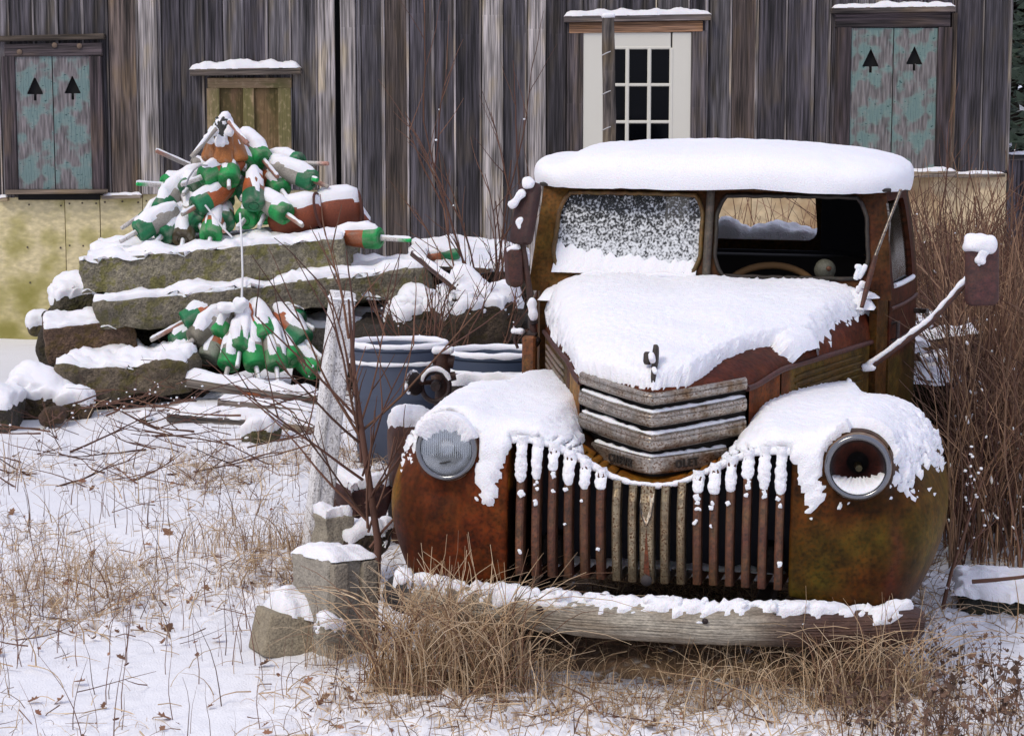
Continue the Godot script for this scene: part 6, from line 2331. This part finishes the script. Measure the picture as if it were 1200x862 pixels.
	part("pump_body", m, "rust", o)
	m = MB.new(); m.col = Color(0.05, 0.03, 0.03)
	var wc: Vector3 = P.call(511, 450)
	var pts := []
	var rr := []
	var rs := []
	for j in 33:
		var an := TAU * j / 32.0
		pts.append(wc + Vector3(cos(an) * 0.062, sin(an) * 0.068, 0.07)); rr.append(0.012); 
	m.tube(pts, rr, 7)
	m.tube([wc + Vector3(0, 0, 0.0), wc + Vector3(0, 0, 0.09)], [0.03, 0.022], 9)
	part("wheel", m, "rust", o)
	m = MB.new()
	pts = []; rr = []
	for j in 20:
		var an := lerpf(0.1, 1.0, j / 19.0) * PI
		pts.append(wc + Vector3(cos(an) * 0.064, sin(an) * 0.072 + 0.006, 0.072)); rr.append(0.012 + 0.004 * nz(pts[-1], 20.0))
	m.tube(pts, rr, 7)
	m.rbox(Vector3(0.1, 0.03, 0.09), 0.015, 7, xf(P.call(519, 410)))
	part("snow_cap", m, "snow", o)
	m = MB.new(); m.col = Color(0.05, 0.035, 0.03)
	var dc: Vector3 = P.call(487, 446) + Vector3(0, 0, 0.10)
	var db := axis_basis(Vector3(0.75, 0.1, 0.6))
	m.lathe([Vector2(0, -0.012), Vector2(0.05, -0.012), Vector2(0.054, 0.0), Vector2(0.05, 0.012), Vector2(0, 0.014)], 24, Transform3D(db, dc))
	part("handwheel", m, "rust", o)
	m = MB.new()
	pts = []; rr = []
	for j in 20:
		var an := TAU * j / 19.0
		var q := db * Vector3(cos(an) * 0.054, -0.004, sin(an) * 0.054)
		if q.y > -0.035 and q.x < 0.03:
			pts.append(dc + q)
	pts.sort_custom(func(u, v): return u.y < v.y)
	for q in pts: rr.append(0.011)
	m.tube(pts, rr, 7)
	part("snow_rim", m, "snow", o)
	rock_thing("purple_float", "small purple float just left of the windshield pillar", "float", 613, 301, 9.4, Vector3(0.035, 0.045, 0.04), Vector3.ZERO, 0.015, 0.002, 9.0, Color(0.05, 0.03, 0.20), 0.0, 0.5, 8, "foam")

# ------------------------------------------------------------------ plants
class Scatter:
	var meshes := []
	var xfs := []
	var cols := []
	func add(i: int, x: Transform3D, c: Color) -> void:
		xfs[i].append(x); cols[i].append(c)

func scatter_blades(ratio: float, bends: Array, droop: float, segs: int = 5) -> Scatter:
	# unit high blades, bent by different amounts, some of them arching over
	var sc := Scatter.new()
	for k in bends.size():
		var m := MB.new()
		var pts := []
		var rr := []
		var wob := rf(0, 9)
		for j in segs + 1:
			var t := float(j) / segs
			var dp: float = droop * clampf(bends[k], 0.0, 1.2)
			pts.append(Vector3(bends[k] * pow(t, 1.6) + 0.02 * sin(t * 7.0 + wob), t * (1.0 + 0.5 * dp) - dp * pow(t, 2.4), 0.03 * sin(t * 5.0 + wob * 2.0)))
			rr.append(ratio * (1.0 - 0.75 * t))
		m.tube(pts, rr, 3)
		sc.meshes.append(m); sc.xfs.append([]); sc.cols.append([])
	return sc

func stalk(sc: Scatter, p: Vector3, h: float, c: Color) -> Transform3D:
	var i := rng.randi() % sc.meshes.size()
	var x := Transform3D(Basis(Vector3.UP, rf(0, TAU)).scaled(Vector3.ONE * h), p)
	sc.add(i, x, c)
	return x

func put_scatter(sc: Scatter, called: String, mat_: String, parent: Node) -> void:
	for i in sc.meshes.size():
		if sc.xfs[i].is_empty(): continue
		var mm := MultiMesh.new()
		mm.transform_format = MultiMesh.TRANSFORM_3D
		mm.use_colors = true
		mm.mesh = sc.meshes[i].commit(mats[mat_])
		mm.instance_count = sc.xfs[i].size()
		for k in sc.xfs[i].size():
			mm.set_instance_transform(k, sc.xfs[i][k])
			mm.set_instance_color(k, sc.cols[i][k])
		var o := MultiMeshInstance3D.new()
		o.name = numbered(parent, called)
		o.multimesh = mm
		parent.add_child(o)
		o.set_meta("kind", "stuff")

func snow_flakes() -> Scatter:
	var sc := Scatter.new()
	for k in 4:
		var m := MB.new()
		m.rbox(Vector3(0.012, 0.012 + 0.008 * k, 0.012), 0.0058, 3)
		sc.meshes.append(m); sc.xfs.append([]); sc.cols.append([])
	return sc

func straw() -> Color:
	var c := Color(0.46, 0.29, 0.15).lerp(Color(0.80, 0.62, 0.40), rng.randf())
	if rng.randf() < 0.25: c = Color(0.22, 0.12, 0.07)
	return c * rf(0.6, 1.2)

func twig_col() -> Color:
	return Color(0.085, 0.04, 0.03).lerp(Color(0.20, 0.10, 0.06), rng.randf()) * rf(0.7, 1.2)

func branchy(m: MB, p: Vector3, d: Vector3, l: float, r: float, depth: int, snowm: MB, snowp: float) -> void:
	var pts := [p]
	var rr := [r]
	var q := p
	var dd := d.normalized()
	var n := 6
	for j in n:
		dd = (dd + Vector3(rf(-1, 1), rf(-0.6, 0.9), rf(-1, 1)) * 0.10).normalized()
		q += dd * l / n
		pts.append(q); rr.append(r * (1.0 - 0.6 * (j + 1) / n))
		if depth > 0 and j > 0 and rng.randf() < 0.62:
			var sd := (dd + Vector3(rf(-1, 1), rf(-0.1, 0.7), rf(-1, 1)) * 0.8).normalized()
			branchy(m, q, sd, l * rf(0.3, 0.6), r * 0.55, depth - 1, snowm, snowp)
		if snowm and rng.randf() < snowp:
			snowm.rbox(Vector3(rf(0.008, 0.016), rf(0.007, 0.012), rf(0.008, 0.014)), 0.005, 3, xf(q + Vector3(0, r, 0)))
	m.col = twig_col()
	m.tube(pts, rr, 4)

func build_plants() -> void:
	# brown bramble thicket to the right of the truck, running on behind the cab
	var o := Node3D.new(); o.name = "bramble_thicket"; add_child(o)
	o.set_meta("label", "dense thicket of bare brown stems right of the truck")
	o.set_meta("category", "brambles"); o.set_meta("kind", "stuff")
	var m := MB.new()
	var sn := MB.new()
	var stems := scatter_blades(0.0052, [0.03, 0.08, 0.15, 0.22, 0.3, 0.4, 0.55, 0.8], 0.3, 7)
	var side := scatter_blades(0.010, [0.2, 0.5, 0.8, 1.1], 0.1, 4)
	var fl := snow_flakes()
	for k in 4500:
		var z := rf(-12.0, -8.0)
		var x := -z * 0.203 + 0.05 + pow(rng.randf(), 1.3) * 1.3
		if k % 3 == 0:
			z = rf(-15.3, -11.9); x = -z * rf(0.165, 0.275)
		elif k % 10 == 0:
			x = rf(0.9, 2.2); z = rf(-15.0, -12.6)
		var h := rf(0.5, 1.2) * (1.0 if rng.randf() < 0.8 else 1.3)
		if z > -9.5: h *= 0.85
		var c := Color(0.12, 0.05, 0.034).lerp(Color(0.44, 0.27, 0.16), pow(rng.randf(), 1.7)) * rf(0.45, 1.2)
		var t := stalk(stems, Vector3(x, gh(x, z) - 0.02, z), h, c)
		for j in 1 + k % 2:
			stalk(side, t * Vector3(0.0, rf(0.25, 0.75), 0.0), rf(0.1, 0.4), c)
		if rng.randf() < 0.55:
			fl.add(k % 4, Transform3D(bas(rf(-40, 40), 0, rf(-40, 40)).scaled(Vector3.ONE * rf(0.4, 1.0)), t * Vector3(rf(-0.02, 0.04), rf(0.02, 0.7), rf(-0.02, 0.02))), Color.WHITE)
	put_scatter(stems, "stems", "twig", o)
	put_scatter(side, "side_twigs", "twig", o)
	put_scatter(fl, "snow_flecks", "snow", o)
	# shrub before the tubs
	var sh := [
		["bare shrub with a forked brown trunk in front of the blue tubs", 441, 800, 7.75, 1.02, 0.013, 20],
		["thin bare sapling rising along the barn wall left of the cab", 580, 520, 12.9, 1.75, 0.010, 7],
		["bare twiggy bush leaning over the boulders behind the tubs", 500, 470, 11.9, 0.85, 0.008, 9],
		["second bare twiggy bush between the boulder and the truck mirror", 565, 450, 12.0, 0.75, 0.007, 9],
		["slender bare bush at the barn's right shutter above the thicket", 1120, 480, 13.2, 1.35, 0.008, 8],
		["thin bare bush in front of the cream skirting at the right", 1090, 480, 12.4, 1.0, 0.007, 8],
	]
	for k in sh.size():
		var q: Array = sh[k]
		var g := at(q[1], q[2], q[3]); g.y = gh(g.x, g.z) - 0.02
		var s := thing("bare_shrub", q[0], "shrub", g)
		m = MB.new(); sn = MB.new()
		var H: float = q[4]
		var r: float = q[5]
		if k == 0:
			# trunk that forks at a third of its height
			var p0 := Vector3.ZERO
			var pts := [p0, Vector3(0.01, 0.25, 0), Vector3(-0.03, 0.55, 0.01), Vector3(-0.07, 0.85, 0), Vector3(-0.09, 1.15, 0)]
			m.col = Color(0.13, 0.065, 0.045)
			m.tube(pts, [0.016, 0.014, 0.012, 0.009, 0.004], 7)
			for j in q[6]:
				var y := rf(0.22, 1.05)
				var c := Vector3(-0.09 * y, y, 0)
				var an := rf(0, TAU)
				branchy(m, c, Vector3(cos(an) * 0.8, rf(0.5, 1.3), sin(an) * 0.5), rf(0.25, 0.65), 0.0055, 1, sn, 0.015)
		else:
			for j in q[6]:
				branchy(m, Vector3(rf(-0.08, 0.08), 0, rf(-0.08, 0.08)), Vector3(rf(-0.5, 0.5), 1.0, rf(-0.3, 0.3)), H * rf(0.6, 1.1), r, 2, sn, 0.012)
		part("branches", m, "twig", s)
		if sn.v.size() > 0: part("snow_flecks", sn, "snow", s, "stuff")
	# twigs strewn round the stone heap and in the yard
	o = Node3D.new(); o.name = "fallen_twigs"; add_child(o)
	o.set_meta("label", "fallen twigs and brush strewn on the snow"); o.set_meta("category", "twigs"); o.set_meta("kind", "stuff")
	m = MB.new(); sn = MB.new()
	for k in 190:
		var x := rf(-2.6, -0.5)
		var z := rf(-12.5, -10.0)
		var y := gh(x, z) + rf(0.0, 0.16) * smoothstep(10.6, 12.0, -z)
		var an := rf(0, TAU)
		branchy(m, Vector3(x, y, z), Vector3(cos(an), rf(-0.1, 0.35), sin(an)), rf(0.15, 0.55), rf(0.002, 0.0065), 1 if rng.randf() < 0.4 else 0, sn, 0.08)
	for k in 130:
		var x := rf(-1.8, 1.5)
		var z := rf(-10.0, -5.9)
		var an := rf(0, TAU)
		branchy(m, Vector3(x, gh(x, z) + 0.012, z), Vector3(cos(an), rf(0.0, 0.4), sin(an)), rf(0.06, 0.28), rf(0.0012, 0.0028), 1 if rng.randf() < 0.3 else 0, null, 0.0)
	part("twigs", m, "twig", o, "stuff")
	part("snow_flecks", sn, "snow", o, "stuff")
	# upright weeds standing in the snow of the yard
	o = Node3D.new(); o.name = "dry_grass"; add_child(o)
	o.set_meta("label", "dry straw coloured grass and weeds poking through the snow"); o.set_meta("category", "grass"); o.set_meta("kind", "stuff")
	var gr := scatter_blades(0.017, [0.15, 0.4, 0.7, 1.0, 1.4, 2.0, 0.3, 0.9], 0.5, 4)
	var tries := 0
	var made := 0
	while tries < 60000 and made < 12000:
		tries += 1
		var z := -5.6 - 7.5 * pow(rng.randf(), 1.3)
		var x := rf(-0.27, 0.30) * -z
		var l := litter(x, z)
		if rng.randf() > l * l * 1.2 + 0.02: continue
		made += 1
		stalk(gr, Vector3(x, gh(x, z) - 0.008, z), rf(0.03, 0.12) * (1.0 if rng.randf() < 0.9 else 1.8), straw())
	for k in 14000:
		var z := -5.7 - 5.0 * pow(rng.randf(), 1.3)
		var x := rf(-0.26, 0.29) * -z
		if rng.randf() > litter(x, z) * 0.9 + 0.02: continue
		var b := Basis(Vector3.UP, rf(0, TAU)) * Basis(Vector3.BACK, -PI * 0.5 + rf(-0.1, 0.45))
		gr.add(k % 4, Transform3D(b.scaled(Vector3.ONE * rf(0.05, 0.17)), Vector3(x, gh(x, z) + rf(0.010, 0.035), z)), straw())
	put_scatter(gr, "blades", "twig", o)
	var wd := scatter_blades(0.008, [0.05, 0.15, 0.3, 0.5], 0.2, 5)
	for k in 330:
		var z := -6.0 - 5.0 * rng.randf()
		var x := rf(-0.26, -0.06) * -z
		stalk(wd, Vector3(x, gh(x, z) - 0.01, z), rf(0.10, 0.32), Color(0.16, 0.085, 0.06) * rf(0.7, 1.6))
	put_scatter(wd, "weed_stems", "twig", o)
	# long tufts at the bumper: each clump of its own
	var tf := [
		["big tuft of dry grass bent over the left end of the bumper", -0.20, -6.50, 0.27, 600, 0.42],
		["dry grass tuft under the left part of the bumper", 0.10, -6.52, 0.22, 110, 0.18],
		["sparse dry grass under the middle of the bumper", 0.42, -6.5, 0.25, 60, 0.12],
		["dry grass tuft hanging under the right half of the bumper", 0.80, -6.38, 0.28, 150, 0.24],
		["brown grass tuft at the right end of the bumper", 1.10, -6.36, 0.20, 240, 0.33],
		["grass tuft at the foot of the concrete blocks", -0.55, -6.75, 0.14, 120, 0.18],
		["pale grass clump in the snow left of the white post", -1.02, -8.4, 0.35, 260, 0.22],
		["straw coloured grass clump at the left frame edge", -1.75, -8.0, 0.45, 420, 0.18],
	]
	for q in tf:
		var c := Vector3(q[1], gh(q[1], q[2]), q[2])
		var g := thing("grass_tuft", q[0], "grass tuft", c)
		var sc := scatter_blades(0.0065, [0.1, 0.25, 0.45, 0.65, 0.9, 1.2, 0.55, 0.8], 0.75, 7)
		for k in q[4]:
			var an := rf(0, TAU)
			var rad := sqrt(rng.randf())
			var off = Vector3(cos(an), 0, sin(an) * 0.5) * rad * q[3]
			stalk(sc, off, q[5] * rf(0.35, 1.2), straw())
		put_scatter(sc, "blades", "twig", g)
	# brown weeds with curled leaves in the right corner
	o = thing("withered_weeds", "withered reddish brown weeds with curled leaves in the lower right corner", "weeds")
	var lv := leaf_set()
	var ws := scatter_blades(0.016, [0.1, 0.3, 0.6, 0.9], 0.2, 4)
	for k in 340:
		var x := rf(0.95, 1.62)
		var z := rf(-6.75, -5.85)
		var c := Color(0.13, 0.075, 0.05) * rf(0.5, 1.6)
		var t := stalk(ws, Vector3(x, gh(x, z), z), rf(0.05, 0.17), c)
		for j in 3:
			lv.add(rng.randi() % 6, Transform3D(bas(rf(-60, 60), rf(0, 360), rf(-60, 60)).scaled(Vector3.ONE * rf(0.005, 0.013)), t * Vector3(rf(0, 0.15), rf(0.4, 1.0), rf(-0.05, 0.05))), c)
	put_scatter(ws, "stems", "twig", o)
	put_scatter(lv, "leaves", "twig", o)
	# dead branches fallen across the trough
	var tc := at(1165, 690, 7.4)
	for k in 5:
		var lab: String = ["long dead branch slanting over the snowy trough", "dead branch on the ground between bumper end and trough", "forked dead branch lying at the front of the trough", "thin dead branch rising behind the right fender", "short dead branch in front of the trough at the frame edge"][k]
		var bp = tc + [Vector3(-0.10, 0.05, 0.1), Vector3(-0.22, -0.22, 0.25), Vector3(-0.02, -0.16, 0.3), Vector3(-0.16, -0.1, -0.1), Vector3(0.06, -0.2, 0.42)][k]
		var s := thing("dead_branch", lab, "branch", bp)
		m = MB.new(); sn = MB.new()
		branchy(m, Vector3.ZERO, [Vector3(1, 0.10, 0.1), Vector3(0.8, 0.12, -0.6), Vector3(1, 0.15, -0.2), Vector3(0.25, 1, 0.1), Vector3(0.9, 0.1, 0.2)][k], [0.5, 0.45, 0.4, 0.45, 0.35][k], 0.008, 2, sn, 0.25)
		part("wood", m, "twig", s)
		if sn.v.size() > 0: part("snow_flecks", sn, "snow", s, "stuff")
	# fallen leaves
	o = Node3D.new(); o.name = "fallen_leaves"; add_child(o)
	o.set_meta("label", "curled brown leaves scattered over the snow"); o.set_meta("category", "leaves"); o.set_meta("kind", "stuff")
	lv = leaf_set()
	for k in 2600:
		var z := -5.75 - 4.5 * pow(rng.randf(), 1.5)
		var x := rf(-0.25, 0.27) * -z
		var big := k < 160
		if not big and rng.randf() > litter(x, z) + 0.06: continue
		var c := Color(0.20, 0.085, 0.05).lerp(Color(0.40, 0.22, 0.13), rng.randf()) * rf(0.4, 1.1)
		lv.add(rng.randi() % 6, Transform3D(bas(rf(-50, 50), rf(0, 360), rf(-50, 50)).scaled(Vector3.ONE * (rf(0.010, 0.025) if big else rf(0.004, 0.012))), Vector3(x, gh(x, z) + 0.014, z)), c)
	put_scatter(lv, "leaves", "twig", o)

func leaf_set() -> Scatter:
	var sc := Scatter.new()
	for k in 6:
		var m := MB.new()
		leaf(m, Vector3.ZERO, 1.0, Color.WHITE)
		sc.meshes.append(m); sc.xfs.append([]); sc.cols.append([])
	return sc

func leaf(m: MB, p: Vector3, s: float, c: Color) -> void:
	var b := Basis.IDENTITY
	m.col = c
	var out := [Vector2(0, -1.2), Vector2(0.35, -0.7), Vector2(0.8, -0.55), Vector2(0.55, -0.1), Vector2(0.95, 0.25), Vector2(0.45, 0.45), Vector2(0.35, 0.9), Vector2(0, 1.3), Vector2(-0.4, 0.85), Vector2(-0.5, 0.4), Vector2(-0.9, 0.2), Vector2(-0.5, -0.15), Vector2(-0.75, -0.6), Vector2(-0.3, -0.7)]
	var base := m.v.size()
	var cup := rf(0.3, 0.9)
	m.vert(p, b.y)
	for q in out:
		m.vert(p + b * (Vector3(q.x, cup * (q.x * q.x * 0.8 + 0.15 * q.y * q.y), q.y) * s), (b * Vector3(-q.x * cup, 1, 0)).normalized())
	for k in out.size():
		m.ix.append_array([base, base + 1 + k, base + 1 + (k + 1) % out.size()])
